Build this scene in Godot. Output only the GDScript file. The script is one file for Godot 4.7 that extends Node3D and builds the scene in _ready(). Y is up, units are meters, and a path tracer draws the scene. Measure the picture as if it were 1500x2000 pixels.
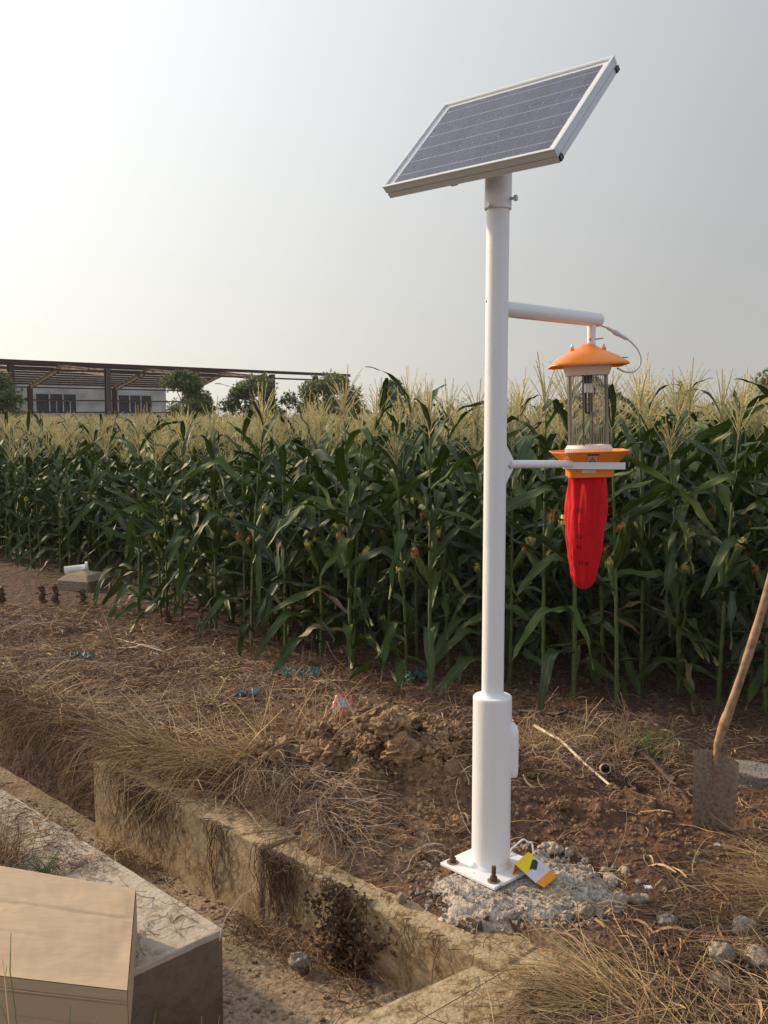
extends Node3D
# An insect-trap lamp on a white solar pole beside a concrete ditch and a corn field, on a hazy evening.

# ------------------------------------------------------------------ mesh builder
class MB:
	var p := PackedVector3Array()
	var uv := PackedVector2Array()
	var c := PackedColorArray()
	var ix := PackedInt32Array()
	var tint := Color.WHITE
	func v(a: Vector3, t := Vector2.ZERO) -> int:
		p.append(a); uv.append(t); c.append(tint)
		return p.size() - 1
	func tri(a: int, b: int, d: int) -> void:      # counter-clockwise seen from outside
		ix.append(a); ix.append(d); ix.append(b)
	func quad(a: int, b: int, d: int, e: int) -> void:
		tri(a, b, d); tri(a, d, e)
	func face(a: Vector3, b: Vector3, d: Vector3, e: Vector3) -> void:
		quad(v(a, Vector2(0, 1)), v(b, Vector2(1, 1)), v(d, Vector2(1, 0)), v(e, Vector2(0, 0)))
	func append(o: MB, x: Transform3D) -> void:
		var k := p.size()
		p.append_array(x * o.p); uv.append_array(o.uv); c.append_array(o.c)
		for i in o.ix: ix.append(i + k)
	func box(size: Vector3, x := Transform3D.IDENTITY, ch := 0.0) -> void:   # chamfered box
		var h := size * 0.5
		ch = minf(ch, minf(h.x, minf(h.y, h.z)) * 0.9)
		if ch <= 0.0:
			for a in 3:
				for s in [-1.0, 1.0]:
					var n := Vector3.ZERO; n[a] = s * h[a]
					var e1 := Vector3.ZERO; e1[(a + 1) % 3] = h[(a + 1) % 3]
					var e2 := Vector3.ZERO; e2[(a + 2) % 3] = h[(a + 2) % 3] * s
					face(x * (n - e1 - e2), x * (n + e1 - e2), x * (n + e1 + e2), x * (n - e1 + e2))
			return
		for a in 3:
			var b := (a + 1) % 3
			var d := (a + 2) % 3
			for s in [-1.0, 1.0]:
				var n := Vector3.ZERO; n[a] = s * h[a]
				var e1 := Vector3.ZERO; e1[b] = h[b] - ch
				var e2 := Vector3.ZERO; e2[d] = (h[d] - ch) * s
				face(x * (n - e1 - e2), x * (n + e1 - e2), x * (n + e1 + e2), x * (n - e1 + e2))
			for sb in [-1.0, 1.0]:            # chamfers along axis a
				for sd in [-1.0, 1.0]:
					var l := Vector3.ZERO; l[a] = h[a] - ch
					var q1 := Vector3.ZERO; q1[b] = sb * h[b]; q1[d] = sd * (h[d] - ch)
					var q2 := Vector3.ZERO; q2[b] = sb * (h[b] - ch); q2[d] = sd * h[d]
					if sb * sd > 0: face(x * (q1 - l), x * (q2 - l), x * (q2 + l), x * (q1 + l))
					else: face(x * (q2 - l), x * (q1 - l), x * (q1 + l), x * (q2 + l))
		for sa in [-1.0, 1.0]:
			for sb in [-1.0, 1.0]:
				for sd in [-1.0, 1.0]:
					var k0 := v(x * Vector3(sa * h.x, sb * (h.y - ch), sd * (h.z - ch)))
					var k1 := v(x * Vector3(sa * (h.x - ch), sb * h.y, sd * (h.z - ch)))
					var k2 := v(x * Vector3(sa * (h.x - ch), sb * (h.y - ch), sd * h.z))
					if sa * sb * sd > 0: tri(k0, k1, k2)
					else: tri(k0, k2, k1)
	func tube(path: PackedVector3Array, rad: PackedFloat32Array, sides := 8, caps := true) -> void:
		var n := path.size()
		var t := (path[1] - path[0]).normalized()
		var s := t.cross(Vector3.UP if absf(t.y) < 0.9 else Vector3.RIGHT).normalized()
		var start := p.size()
		var length := 0.0
		for k in n:
			var nt := t
			if k < n - 1 and k > 0: nt = (path[k + 1] - path[k - 1]).normalized()
			elif k == n - 1: nt = (path[k] - path[k - 1]).normalized()
			s = (s - nt * s.dot(nt)).normalized()
			var b := nt.cross(s)
			if k > 0: length += path[k].distance_to(path[k - 1])
			var r := rad[mini(k, rad.size() - 1)]
			for j in sides + 1:
				var a := TAU * j / sides
				v(path[k] + (s * cos(a) + b * sin(a)) * r, Vector2(float(j) / sides, length))
		for k in n - 1:
			for j in sides:
				var q := start + k * (sides + 1) + j
				quad(q, q + 1, q + sides + 2, q + sides + 1)
		if caps:
			for e in 2:
				var k := 0 if e == 0 else n - 1
				var base := start + k * (sides + 1)
				var m := v(path[k])
				var ring := PackedInt32Array()
				for j in sides: ring.append(v(p[base + j]))
				for j in sides:
					if e == 0: tri(m, ring[(j + 1) % sides], ring[j])
					else: tri(m, ring[j], ring[(j + 1) % sides])
	func line(a: Vector3, b: Vector3, r: float, sides := 12) -> void:
		tube(PackedVector3Array([a, b]), PackedFloat32Array([r]), sides)
	func lathe(prof: PackedVector2Array, segs := 32, x := Transform3D.IDENTITY, crisp := true) -> void:   # profile (r, y) going up on the outside
		var len2 := 0.0
		for k in prof.size() - 1:
			var q0 := prof[k]
			var q1 := prof[k + 1]
			var st := p.size()
			for j in segs + 1:
				var a := TAU * j / segs
				v(x * Vector3(q0.x * cos(a), q0.y, -q0.x * sin(a)), Vector2(float(j) / segs, q0.y))
				v(x * Vector3(q1.x * cos(a), q1.y, -q1.x * sin(a)), Vector2(float(j) / segs, q1.y))
			for j in segs:
				quad(st + j * 2, st + j * 2 + 2, st + j * 2 + 3, st + j * 2 + 1)
	func loft(rings: Array, closed := true, cap0 := false, cap1 := false) -> void:   # rings of points counter-clockwise from above, going up; smooth
		var m: int = rings[0].size()
		var st := p.size()
		var w := m + 1 if closed else m
		for k in rings.size():
			for j in w: v(rings[k][j % m], Vector2(float(j) / m, float(k) / (rings.size() - 1)))
		for k in rings.size() - 1:
			for j in w - 1:
				var q := st + k * w + j
				quad(q, q + 1, q + w + 1, q + w)
		for e in 2:
			if (e == 0 and cap0) or (e == 1 and cap1):
				var rg = rings[0] if e == 0 else rings[-1]
				var mid := Vector3.ZERO
				for a in rg: mid += a / m
				var c0 := v(mid, Vector2(.5, .5))
				var ids := PackedInt32Array()
				for a in rg: ids.append(v(a, Vector2(.5, .5)))
				for j in m:
					if e == 0: tri(c0, ids[(j + 1) % m], ids[j])
					else: tri(c0, ids[j], ids[(j + 1) % m])
	func flat_loft(rings: Array) -> void:                # the same with a hard edge at every corner
		var m: int = rings[0].size()
		for k in rings.size() - 1:
			for j in m:
				face(rings[k][j], rings[k][(j + 1) % m], rings[k + 1][(j + 1) % m], rings[k + 1][j])
	func blob(r: Vector3, seed_: int, rough := 0.25, nu := 12, nv := 8, freq := 1.3) -> void:
		var nz := FastNoiseLite.new(); nz.seed = seed_; nz.frequency = freq; nz.fractal_octaves = 4; nz.fractal_gain = 0.55
		var st := p.size()
		for k in nv + 1:
			for j in nu + 1:
				var b := PI * k / nv
				var a := TAU * (j % nu) / nu
				var d := Vector3(sin(b) * cos(a), -cos(b), -sin(b) * sin(a))
				var q := 1.0 + rough * nz.get_noise_3dv(d) * 2.0
				v(d * r * q, Vector2(float(j) / nu, float(k) / nv))
		for k in nv:
			for j in nu:
				var q := st + k * (nu + 1) + j
				quad(q, q + 1, q + nu + 2, q + nu + 1)
	func faceted() -> MB:                                # every triangle with vertices of its own: hard edges
		var o := MB.new()
		for i in ix:
			o.p.append(p[i]); o.uv.append(uv[i]); o.c.append(c[i]); o.ix.append(o.ix.size())
		return o
	func arrays() -> Array:
		var n := PackedVector3Array(); n.resize(p.size())
		for k in range(0, ix.size(), 3):
			var a := ix[k]; var b := ix[k + 1]; var d := ix[k + 2]
			var f := (p[d] - p[a]).cross(p[b] - p[a])
			n[a] += f; n[b] += f; n[d] += f
		for k in n.size(): n[k] = n[k].normalized() if n[k].length_squared() > 1e-24 else Vector3.UP
		var r := []; r.resize(Mesh.ARRAY_MAX)
		r[Mesh.ARRAY_VERTEX] = p; r[Mesh.ARRAY_NORMAL] = n; r[Mesh.ARRAY_TEX_UV] = uv; r[Mesh.ARRAY_COLOR] = c; r[Mesh.ARRAY_INDEX] = ix
		return r
	func mesh(m: Material) -> ArrayMesh:
		var a := ArrayMesh.new()
		a.add_surface_from_arrays(Mesh.PRIMITIVE_TRIANGLES, arrays())
		a.surface_set_material(0, m)
		return a

# ------------------------------------------------------------------ naming helpers
var used := {}
func numbered(parent: Node, called: String) -> String:
	var key := str(parent.get_instance_id()) + called
	var k: int = used.get(key, 0)
	used[key] = k + 1
	return called if k == 0 else "%s_%03d" % [called, k]
func tag(o: Node, label := "", category := "", group := "", kind := "") -> Node:
	if label: o.set_meta("label", label)
	if category: o.set_meta("category", category)
	if group: o.set_meta("group", group)
	if kind: o.set_meta("kind", kind)
	return o
func obj(called: String, m: Mesh, parent: Node = self, at := Transform3D.IDENTITY) -> MeshInstance3D:
	var o := MeshInstance3D.new()
	o.name = numbered(parent, called); o.mesh = m; o.transform = at
	parent.add_child(o, true)
	return o
func part(called: String, mb: MB, mt: Material, parent: Node = self, at := Transform3D.IDENTITY) -> MeshInstance3D:
	return obj(called, mb.mesh(mt), parent, at)
func thing(called: String, label: String, category: String, at := Vector3.ZERO, turn := 0.0, group := "") -> Node3D:
	var o := Node3D.new()
	o.name = numbered(self, called); o.position = at; o.rotation.y = turn
	add_child(o, true)
	tag(o, label, category, group)
	return o
func stuff(called: String, mesh: Mesh, places: Array, parent: Node = self) -> MultiMeshInstance3D:
	var mm := MultiMesh.new()
	mm.transform_format = MultiMesh.TRANSFORM_3D; mm.mesh = mesh; mm.instance_count = places.size()
	for k in places.size(): mm.set_instance_transform(k, places[k])
	var o := MultiMeshInstance3D.new()
	o.name = numbered(parent, called); o.multimesh = mm
	parent.add_child(o, true)
	o.set_meta("kind", "stuff")
	return o

# ------------------------------------------------------------------ materials
func ramp_tex(stops: Array, freq: float, seed_: int, size := 512, octaves := 5, type := FastNoiseLite.TYPE_SIMPLEX_SMOOTH, gain := 0.55) -> NoiseTexture2D:
	var nz := FastNoiseLite.new()
	nz.noise_type = type; nz.frequency = freq; nz.seed = seed_; nz.fractal_octaves = octaves; nz.fractal_gain = gain
	if type == FastNoiseLite.TYPE_CELLULAR: nz.cellular_return_type = FastNoiseLite.RETURN_DISTANCE2_SUB
	var t := NoiseTexture2D.new()
	t.noise = nz; t.width = size; t.height = size; t.seamless = true; t.seamless_blend_skirt = 0.2
	if stops:
		var g := Gradient.new()
		var off := PackedFloat32Array(); var cols := PackedColorArray()
		for s in stops: off.append(s[0]); cols.append(s[1])
		g.offsets = off; g.colors = cols
		t.color_ramp = g
	return t
func lin(r: float, g: float, b: float) -> Color: return Color(r, g, b).linear_to_srgb()
func mat(albedo: Color, rough := 0.8, tex: Texture2D = null, scale := 1.0, bump: Texture2D = null, bump_cm := 0.3, world := true) -> StandardMaterial3D:
	var m := StandardMaterial3D.new()
	m.albedo_color = albedo; m.roughness = rough
	if tex: m.albedo_texture = tex
	if bump: m.heightmap_enabled = true; m.heightmap_texture = bump; m.heightmap_scale = bump_cm
	if tex or bump:
		m.uv1_triplanar = true; m.uv1_world_triplanar = world; m.uv1_scale = Vector3.ONE * scale
	return m

var M := {}
var bump_grain: Texture2D
var bump_lump: Texture2D
func make_materials() -> void:
	bump_grain = ramp_tex([], 0.05, 5, 512, 5)
	bump_lump = ramp_tex([], 0.012, 6, 512, 6, FastNoiseLite.TYPE_SIMPLEX_SMOOTH, 0.65)
	var grain := ramp_tex([[0.1, Color(.5, .48, .46)], [0.4, Color(.78, .76, .73)], [0.62, Color(.95, .92, .88)], [0.9, Color(1, 1, 1)]], 0.02, 11, 1024, 7, FastNoiseLite.TYPE_SIMPLEX_SMOOTH, 0.68)
	var soft := ramp_tex([[0.1, Color(.74, .73, .7)], [0.5, Color(.9, .89, .87)], [0.9, Color(1, 1, .99)]], 0.008, 12, 512, 6)
	M.soil = mat(Color.WHITE, 0.95, grain, 1.1, bump_lump, 3.0); M.soil.vertex_color_use_as_albedo = true
	M.clod = mat(lin(.40, .27, .158), 0.95, grain, 3.0, bump_lump, 1.2)
	M.clod_grey = mat(lin(.42, .35, .27), 0.95, grain, 3.0, bump_lump, 1.2)
	M.clod_dark = mat(lin(.27, .172, .098), 0.95, grain, 3.0, bump_lump, 1.2)
	var conc := ramp_tex([[0.1, Color(.72, .67, .6)], [0.34, Color(.88, .85, .80)], [0.5, Color(.95, .93, .90)], [0.9, Color(1, .99, .97)]], 0.007, 21, 1024, 8, FastNoiseLite.TYPE_SIMPLEX_SMOOTH, 0.78)
	M.concrete = mat(lin(.47, .385, .265), 0.9, ramp_tex([[0.08, Color(.40, .30, .21)], [0.30, Color(.68, .60, .50)], [0.45, Color(.88, .84, .77)], [0.9, Color(1, .99, .97)]], 0.006, 23, 1024, 8, FastNoiseLite.TYPE_SIMPLEX_SMOOTH, 0.74), 1.7, bump_grain, 0.3); M.concrete.uv1_scale = Vector3(1.9, 1.3, 1.9)
	M.shaded_concrete = mat(lin(.18, .145, .108), 0.9, conc, 1.5, bump_grain, 0.3)  # stained concrete with the front face shade painted into its colour
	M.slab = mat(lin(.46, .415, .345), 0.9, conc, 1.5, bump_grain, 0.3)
	var rub := ramp_tex([[0.15, Color(.42, .42, .44)], [0.42, Color(.72, .72, .73)], [0.6, Color(.9, .89, .88)], [0.9, Color(1, 1, 1)]], 0.03, 22, 512, 6, FastNoiseLite.TYPE_SIMPLEX_SMOOTH, 0.7)
	M.rubble = mat(lin(.68, .585, .475), 0.95, rub, 3.0, bump_lump, 1.5)
	M.silt = mat(Color.WHITE, 0.92, grain, 1.6, bump_grain, 0.4); M.silt.vertex_color_use_as_albedo = true
	M.white = mat(lin(.82, .82, .84), 0.38, null, 1.0, bump_grain, 0.07); M.white.uv1_scale = Vector3.ONE * 5.0
	M.white_plain = mat(lin(.82, .82, .83), 0.4)
	M.cream = mat(lin(.78, .73, .64), 0.5)
	M.rust = mat(lin(.14, .075, .045), 0.75, grain, 14.0, bump_grain, 0.1)
	M.washer = mat(lin(.42, .37, .28), 0.5, grain, 12.0); M.washer.metallic = 0.5
	M.zinc = mat(lin(.55, .55, .55), 0.35); M.zinc.metallic = 0.8
	M.alu = mat(lin(.62, .65, .69), 0.5); M.alu.metallic = 0.2
	M.backsheet = mat(lin(.75, .75, .76), 0.5)
	var celltex := ramp_tex([[0.0, Color(.62, .64, .75)], [0.35, Color(.8, .82, .9)], [0.7, Color(1, 1, 1)]], 0.05, 31, 256, 2, FastNoiseLite.TYPE_CELLULAR)
	M.cells = []
	for k in 4:
		var m := mat(lin(.024 + .007 * k, .030 + .008 * k, .085 + .014 * k), 0.55, celltex, 6.0)
		m.metallic_specular = .2
		M.cells.append(m)
	M.busbar = mat(lin(.62, .62, .64), 0.4); M.busbar.metallic = 0.4
	M.black = mat(lin(.018, .018, .02), 0.35)
	M.glass = StandardMaterial3D.new()
	M.glass.transparency = BaseMaterial3D.TRANSPARENCY_ALPHA; M.glass.albedo_color = Color(.93, .95, .96, 0.04); M.glass.roughness = 0.06; M.glass.metallic_specular = 0.25
	M.orange = mat(lin(.92, .27, .022), 0.3); M.orange.clearcoat_enabled = true; M.orange.clearcoat = 0.3
	M.orange.backlight_enabled = true; M.orange.backlight = Color(.35, .09, .01)
	M.wire = mat(lin(.32, .30, .26), 0.5); M.wire.metallic = 0.4
	M.post = mat(lin(.12, .11, .10), 0.5)
	M.cable = mat(lin(.62, .63, .65), 0.5)
	M.uv_tube = mat(lin(.02, .02, .03), 0.1)
	M.cardboard = mat(lin(.44, .325, .215), 0.85, ramp_tex([[0.2, Color(.965, .96, .955)], [0.8, Color(1, 1, 1)]], 0.03, 61, 512, 6), 1.2, bump_grain, 0.06); M.cardboard.uv1_scale = Vector3(.8, 3.0, 3.0)
	M.cardboard_edge = mat(lin(.6, .43, .28), 0.85)
	M.tape = mat(lin(.42, .31, .205), 0.3)
	var wood := ramp_tex([[0.2, Color(.7, .62, .55)], [0.6, Color(.95, .92, .88)], [0.9, Color(1, 1, 1)]], 0.02, 41, 256, 4)
	M.handle = mat(lin(.40, .265, .165), 0.65, wood, 4.0, bump_grain, 0.1)
	M.blade = mat(lin(.30, .225, .165), 0.55, grain, 2.2, bump_grain, 0.1)
	M.straw = []
	for q in [[.62, .45, .24], [.40, .26, .135], [.26, .165, .10], [.15, .082, .048], [.40, .325, .26]]:
		var m := mat(lin(q[0], q[1], q[2]), 0.8)
		m.backlight_enabled = true; m.backlight = lin(q[0] * .25, q[1] * .25, q[2] * .22)
		M.straw.append(m)
	M.root = mat(lin(.125, .075, .045), 0.9)
	M.twig = mat(lin(.13, .09, .065), 0.85, grain, 8.0)
	M.pale_stick = mat(lin(.66, .54, .38), 0.7)
	M.stone = mat(lin(.45, .39, .31), 0.9, rub, 4.0, bump_grain, 0.4)
	M.stone_tan = mat(lin(.45, .37, .25), 0.9, rub, 4.0, bump_grain, 0.4)
	M.pvc = mat(lin(.8, .8, .79), 0.4)
	M.paper = mat(lin(.8, .8, .8), 0.7)
	M.teal = mat(lin(.03, .13, .105), 0.5); M.teal.cull_mode = BaseMaterial3D.CULL_DISABLED
	M.blue = mat(lin(.10, .24, .31), 0.5)
	M.weed = mat(lin(.10, .17, .035), 0.6); M.weed.backlight_enabled = true; M.weed.backlight = lin(.05, .09, .01)
	# corn
	M.leaf = []
	for q in 5: M.leaf.append(leaf_material(q))
	M.stalk = mat(lin(.115, .155, .042), 0.55, soft, 5.0)
	M.husk = mat(lin(.11, .165, .04), 0.6, soft, 8.0)
	M.tassel = mat(lin(.60, .56, .31), 0.8); M.tassel.backlight_enabled = true; M.tassel.backlight = lin(.2, .17, .06)
	M.spike = mat(lin(.62, .43, .19), 0.8); M.spike.backlight_enabled = true; M.spike.backlight = lin(.16, .09, .03)
	M.silk = mat(lin(.68, .64, .20), 0.7)
	M.silk_brown = mat(lin(.40, .20, .07), 0.8)
	# far building and trees
	M.steel = mat(lin(.088, .036, .032), 0.8, grain, 0.5)
	M.steel_pale = mat(lin(.44, .36, .29), 0.8, ramp_tex([[0.25, Color(.4, .22, .15)], [0.42, Color(.85, .78, .7)], [0.9, Color(1, 1, 1)]], 0.02, 51, 256, 5), 0.4)
	M.steel_grey = mat(lin(.10, .085, .09), 0.8, grain, 0.5)
	M.render_wall = mat(lin(.84, .86, .87), 0.9, soft, 0.12)
	M.win_glass = mat(lin(.02, .02, .024), 0.5)
	M.win_frame = mat(lin(.62, .63, .64), 0.6)
	M.bark = mat(lin(.10, .075, .055), 0.95)
	M.tree_leaf = []
	for q in [[.12, .15, .06], [.10, .13, .058], [.15, .17, .065]]:
		var m := mat(lin(q[0], q[1], q[2]), 0.6); m.backlight_enabled = true; m.backlight = lin(q[0] * .6, q[1] * .6, q[2] * .2)
		M.tree_leaf.append(m)

func leaf_material(q: int) -> StandardMaterial3D:
	var w := 64; var h := 256
	var im := Image.create(w, h, false, Image.FORMAT_RGB8)
	var nz := FastNoiseLite.new(); nz.seed = 70 + q; nz.frequency = 0.02; nz.fractal_octaves = 4
	var base: Color = [Color(.050, .078, .015), Color(.066, .098, .017), Color(.040, .062, .018), Color(.090, .130, .020), Color(.24, .18, .09)][q]
	var rib := Color(.26, .32, .13) if q < 4 else Color(.46, .38, .22)
	for y in h:
		var s := float(y) / h
		for x in w:
			var t := absf(float(x) / (w - 1) - 0.5) * 2.0
			var col := base * (0.86 + 0.28 * (0.5 + 0.5 * sin(x * 1.55)) * 0.6 + 0.35 * nz.get_noise_2d(x * 3.0, y * 0.6))
			col = col.lerp(Color(.13, .12, .09), clampf(nz.get_noise_2d(x + 400.0, y * 1.0) * 1.6 - 0.25, 0, .5))   # dust and pollen blotches
			col = col.lerp(rib, clampf(1.0 - t / (0.10 * (1.1 - s)), 0, 1) * 0.8)
			col = col.lerp(Color(.30, .25, .09), clampf((s - 0.93) * 8.0 + nz.get_noise_2d(x, y) * .3, 0, .7))
			im.set_pixel(x, h - 1 - y, Color(maxf(col.r, 0), maxf(col.g, 0), maxf(col.b, 0)).linear_to_srgb())
	var m := StandardMaterial3D.new()
	m.albedo_texture = ImageTexture.create_from_image(im); m.roughness = 0.6
	m.cull_mode = BaseMaterial3D.CULL_DISABLED
	m.backlight_enabled = true; m.backlight = lin(.070, .150, .008) if q < 4 else lin(.1, .07, .02)
	return m

# ------------------------------------------------------------------ ground
const OX := -0.897
const OZ := -4.081
var n_big := FastNoiseLite.new()
var n_mid := FastNoiseLite.new()
var n_fine := FastNoiseLite.new()
func to_uv(x: float, z: float) -> Vector2:            # u along the ditch (right and near), v across it (right and far)
	return Vector2((x - OX + z - OZ) * 0.70711, (x - OX - z + OZ) * 0.70711)
func from_uv(u: float, v: float, y := 0.0) -> Vector3:
	return Vector3(OX + (u + v) * 0.70711, y, OZ + (u - v) * 0.70711)
func bump_at(x: float, z: float, cx: float, cz: float, rx: float, rz: float) -> float:
	var a := (x - cx) / rx; var b := (z - cz) / rz
	return exp(-(a * a + b * b))
func edge_v(u: float) -> float: return 2.0 + maxf(u + 0.2, 0.0) * 0.62      # where the corn begins
func in_ditch(u: float, v: float) -> bool:
	return (v < 0.09 and v > -0.60 and u < 1.76 and u > -6.0) or (u > 0.90 and u < 1.76 - v * 0.25 and v < 0.09 and v > -3.2)
func mound_at(x: float, z: float) -> float:
	return bump_at(x, z, -0.12, -4.22, 0.56, 0.46) * 0.15 + bump_at(x, z, 0.16, -4.30, 0.50, 0.45) * 0.07
func gh(x: float, z: float) -> float:
	var q := to_uv(x, z)
	if in_ditch(q.x, q.y): return -0.95
	var fade := clampf(minf(minf(x + 4.0, 3.6 - x), minf(z + 8.5, -1.2 - z)) / 0.5, 0.0, 1.0)
	var y := n_big.get_noise_2d(x, z) * 0.05 + n_mid.get_noise_2d(x, z) * 0.022 + n_fine.get_noise_2d(x, z) * 0.006
	var rough := mound_at(x, z) / 0.2
	y += mound_at(x, z) + rough * (n_mid.get_noise_2d(x * 1.1 + 9, z * 1.1) * 0.15 + absf(n_fine.get_noise_2d(x * .45, z * .45)) * 0.11)
	var dug := bump_at(x, z, 1.05, -3.95, 0.55, 0.35)
	y += dug * (0.05 + n_mid.get_noise_2d(x * 1.5, z * 1.5 + 5) * 0.05)
	y -= bump_at(x, z, 1.11, -4.17, 0.10, 0.06) * 0.14            # hole beside the pipe stub
	y -= bump_at(x, z, 0.585, -3.60, 0.035, 0.03) * 0.07          # small pit behind the footing
	y -= bump_at(x, z, 0.50, -3.30, 0.40, 0.33) * 0.045
	if q.y < 0.45 and q.y > 0.0 and q.x < 1.9:
		var bare := smoothstep(-.15, .0, q.x) * smoothstep(.75, .55, q.x)          # where the wall's top lies open
		var nn := n_mid.get_noise_2d(x, z) * .05
		y = lerpf(-0.07, y, smoothstep(lerpf(.03, .10, bare) + nn, lerpf(.17, .34, bare) + nn, q.y))
	if q.y <= -0.5 and q.x < 1.2:                                    # under the block on the near bank, and past it
		y = lerpf(-0.20, y - 0.02, smoothstep(-1.60, -1.95, q.y))
	if q.x > 1.6 and q.y < 0.2: y = lerpf(-0.13, y, smoothstep(1.74, 1.98, q.x + q.y * 0.12 + n_mid.get_noise_2d(x, z) * .12))
	return y * fade
func floor_y(u: float, v: float) -> float:
	var y := -0.43 + 0.085 * smoothstep(-1.0, 0.8, u) + 0.07 * smoothstep(0.7, 1.7, u) * smoothstep(-0.5, 0.05, v)
	return y + n_mid.get_noise_2d(u + 20, v) * 0.012 + n_fine.get_noise_2d(u, v) * 0.004
func soil_color(x: float, z: float) -> Color:
	var q := to_uv(x, z)
	var t := n_mid.get_noise_2d(x * .7 + 40, z * .7)
	var c := Color(.145, .079, .044).lerp(Color(.090, .047, .027), clampf(.5 + t, 0, 1))
	c = c.lerp(Color(.34, .222, .128).lerp(Color(.24, .15, .085), clampf(.5 + t * 1.5, 0, 1)), clampf(mound_at(x, z) * 9.0, 0, 1))
	c = c.lerp(Color(.25, .172, .105), bump_at(x, z, 0.05, -3.65, 0.4, 0.25) * .8)
	c = c.lerp(Color(.15, .077, .043), clampf(bump_at(x, z, 1.05, -3.85, 0.65, 0.38) * 1.4, 0, 1))
	c = c.lerp(Color(.30, .235, .16), clampf(bump_at(x, z, 0.42, -2.75, 0.3, 0.25) * 1.2, 0, 1))
	if q.x > 1.8: c = c.lerp(Color(.105, .064, .038), smoothstep(1.9, 2.3, q.x) * .7)
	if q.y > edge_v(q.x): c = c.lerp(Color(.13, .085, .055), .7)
	return c
func grid(mb: MB, x0: float, x1: float, z0: float, z1: float, step: float, hole := Rect2()) -> void:
	var nx := int(round((x1 - x0) / step)); var nz := int(round((z1 - z0) / step))
	var st := mb.p.size()
	for j in nz + 1:
		for i in nx + 1:
			var x := x0 + step * i; var z := z0 + step * j
			mb.tint = soil_color(x, z)
			mb.v(Vector3(x, gh(x, z), z), Vector2(x, z))
	for j in nz:
		for i in nx:
			var mid := Vector2(x0 + step * (i + .5), z0 + step * (j + .5))
			if hole.has_area() and hole.has_point(mid): continue
			var q := to_uv(mid.x, mid.y)
			if step < 0.1 and in_ditch(q.x - .04, q.y - .04) and in_ditch(q.x + .04, q.y + .04) and in_ditch(q.x + .04, q.y - .04): continue
			var k := st + j * (nx + 1) + i
			mb.quad(k, k + nx + 1, k + nx + 2, k + 1)

func build_ground() -> void:
	n_big.seed = 1; n_big.frequency = 0.7; n_big.fractal_octaves = 3
	n_mid.seed = 2; n_mid.frequency = 4.0; n_mid.fractal_octaves = 4
	n_fine.seed = 3; n_fine.frequency = 18.0; n_fine.fractal_octaves = 3
	var mb := MB.new()
	grid(mb, -4.0, 3.6, -8.5, -1.2, 0.025)
	grid(mb, -12.0, 11.6, -30.5, 4.8, 0.5, Rect2(-4.0, -8.5, 7.6, 7.3))
	mb.tint = Color(.13, .095, .06)
	var a := [Vector3(-900, 0, 500), Vector3(900, 0, 500), Vector3(900, 0, -1500), Vector3(-900, 0, -1500)]
	var b := [Vector3(-12, 0, 4.5), Vector3(11.5, 0, 4.5), Vector3(11.5, 0, -30.5), Vector3(-12, 0, -30.5)]
	for k in 4: mb.face(a[k], a[(k + 1) % 4], b[(k + 1) % 4], b[k])
	tag(part("ground", mb, M.soil), "brown bare soil around the ditch and under the corn", "", "", "structure")
	# silt on the ditch bottom
	mb = MB.new()
	for area in [[-4.5, 1.8, -0.62, 0.12], [0.88, 2.4, -3.0, -0.62]]:
		var nu := int((area[1] - area[0]) / 0.025); var nv := int((area[3] - area[2]) / 0.025)
		var st := mb.p.size()
		for j in nv + 1:
			for i in nu + 1:
				var u: float = area[0] + 0.025 * i; var v: float = area[2] + (area[3] - area[2]) * j / nv
				mb.tint = Color(.41, .33, .24).lerp(Color(.33, .255, .175), clampf(.5 + n_mid.get_noise_2d(u * .6, v * .6 + 7) * 1.4, 0, 1))
				mb.v(from_uv(u, v, floor_y(u, v)))
		for j in nv:
			for i in nu:
				var k := st + j * (nu + 1) + i
				mb.quad(k, k + 1, k + nu + 2, k + nu + 1)
	tag(part("ditch_floor", mb, M.silt), "dried pale silt on the bottom of the ditch", "", "", "structure")

func slab_mesh(pts: Array, top: float, bottom: float, wob := 0.006, ch := 0.012, step := 0.05, seed_ := 1) -> MB:
	# a concrete prism over a polygon (counter-clockwise from above), edges softened and a little uneven
	var nz := FastNoiseLite.new(); nz.seed = seed_; nz.frequency = 6.0; nz.fractal_octaves = 4
	var ring := []
	for k in pts.size():
		var a: Vector3 = pts[k]; var b: Vector3 = pts[(k + 1) % pts.size()]
		var n := maxi(1, int(a.distance_to(b) / step))
		for i in n: ring.append(a.lerp(b, float(i) / n))
	var mid := Vector3.ZERO
	for a in ring: mid += a / ring.size()
	var mb := MB.new()
	var rings := []
	var levels := [[bottom, 0.0], [lerpf(bottom, top, .35), 0.0], [lerpf(bottom, top, .7), 0.0], [top - ch, 0.0], [top - ch * .3, ch * .3], [top, ch]]
	for l in levels:
		var r := []
		for a in ring:
			var inward: Vector3 = (mid - a).normalized()
			var w := nz.get_noise_3d(a.x, l[0] * 2.0, a.z) * wob
			r.append(Vector3(a.x, l[0], a.z) + inward * (l[1] + w) + Vector3(0, w * .7 if l[0] > bottom else 0.0, 0))
		rings.append(r)
	mb.loft(rings, true, false, true)
	return mb

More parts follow.
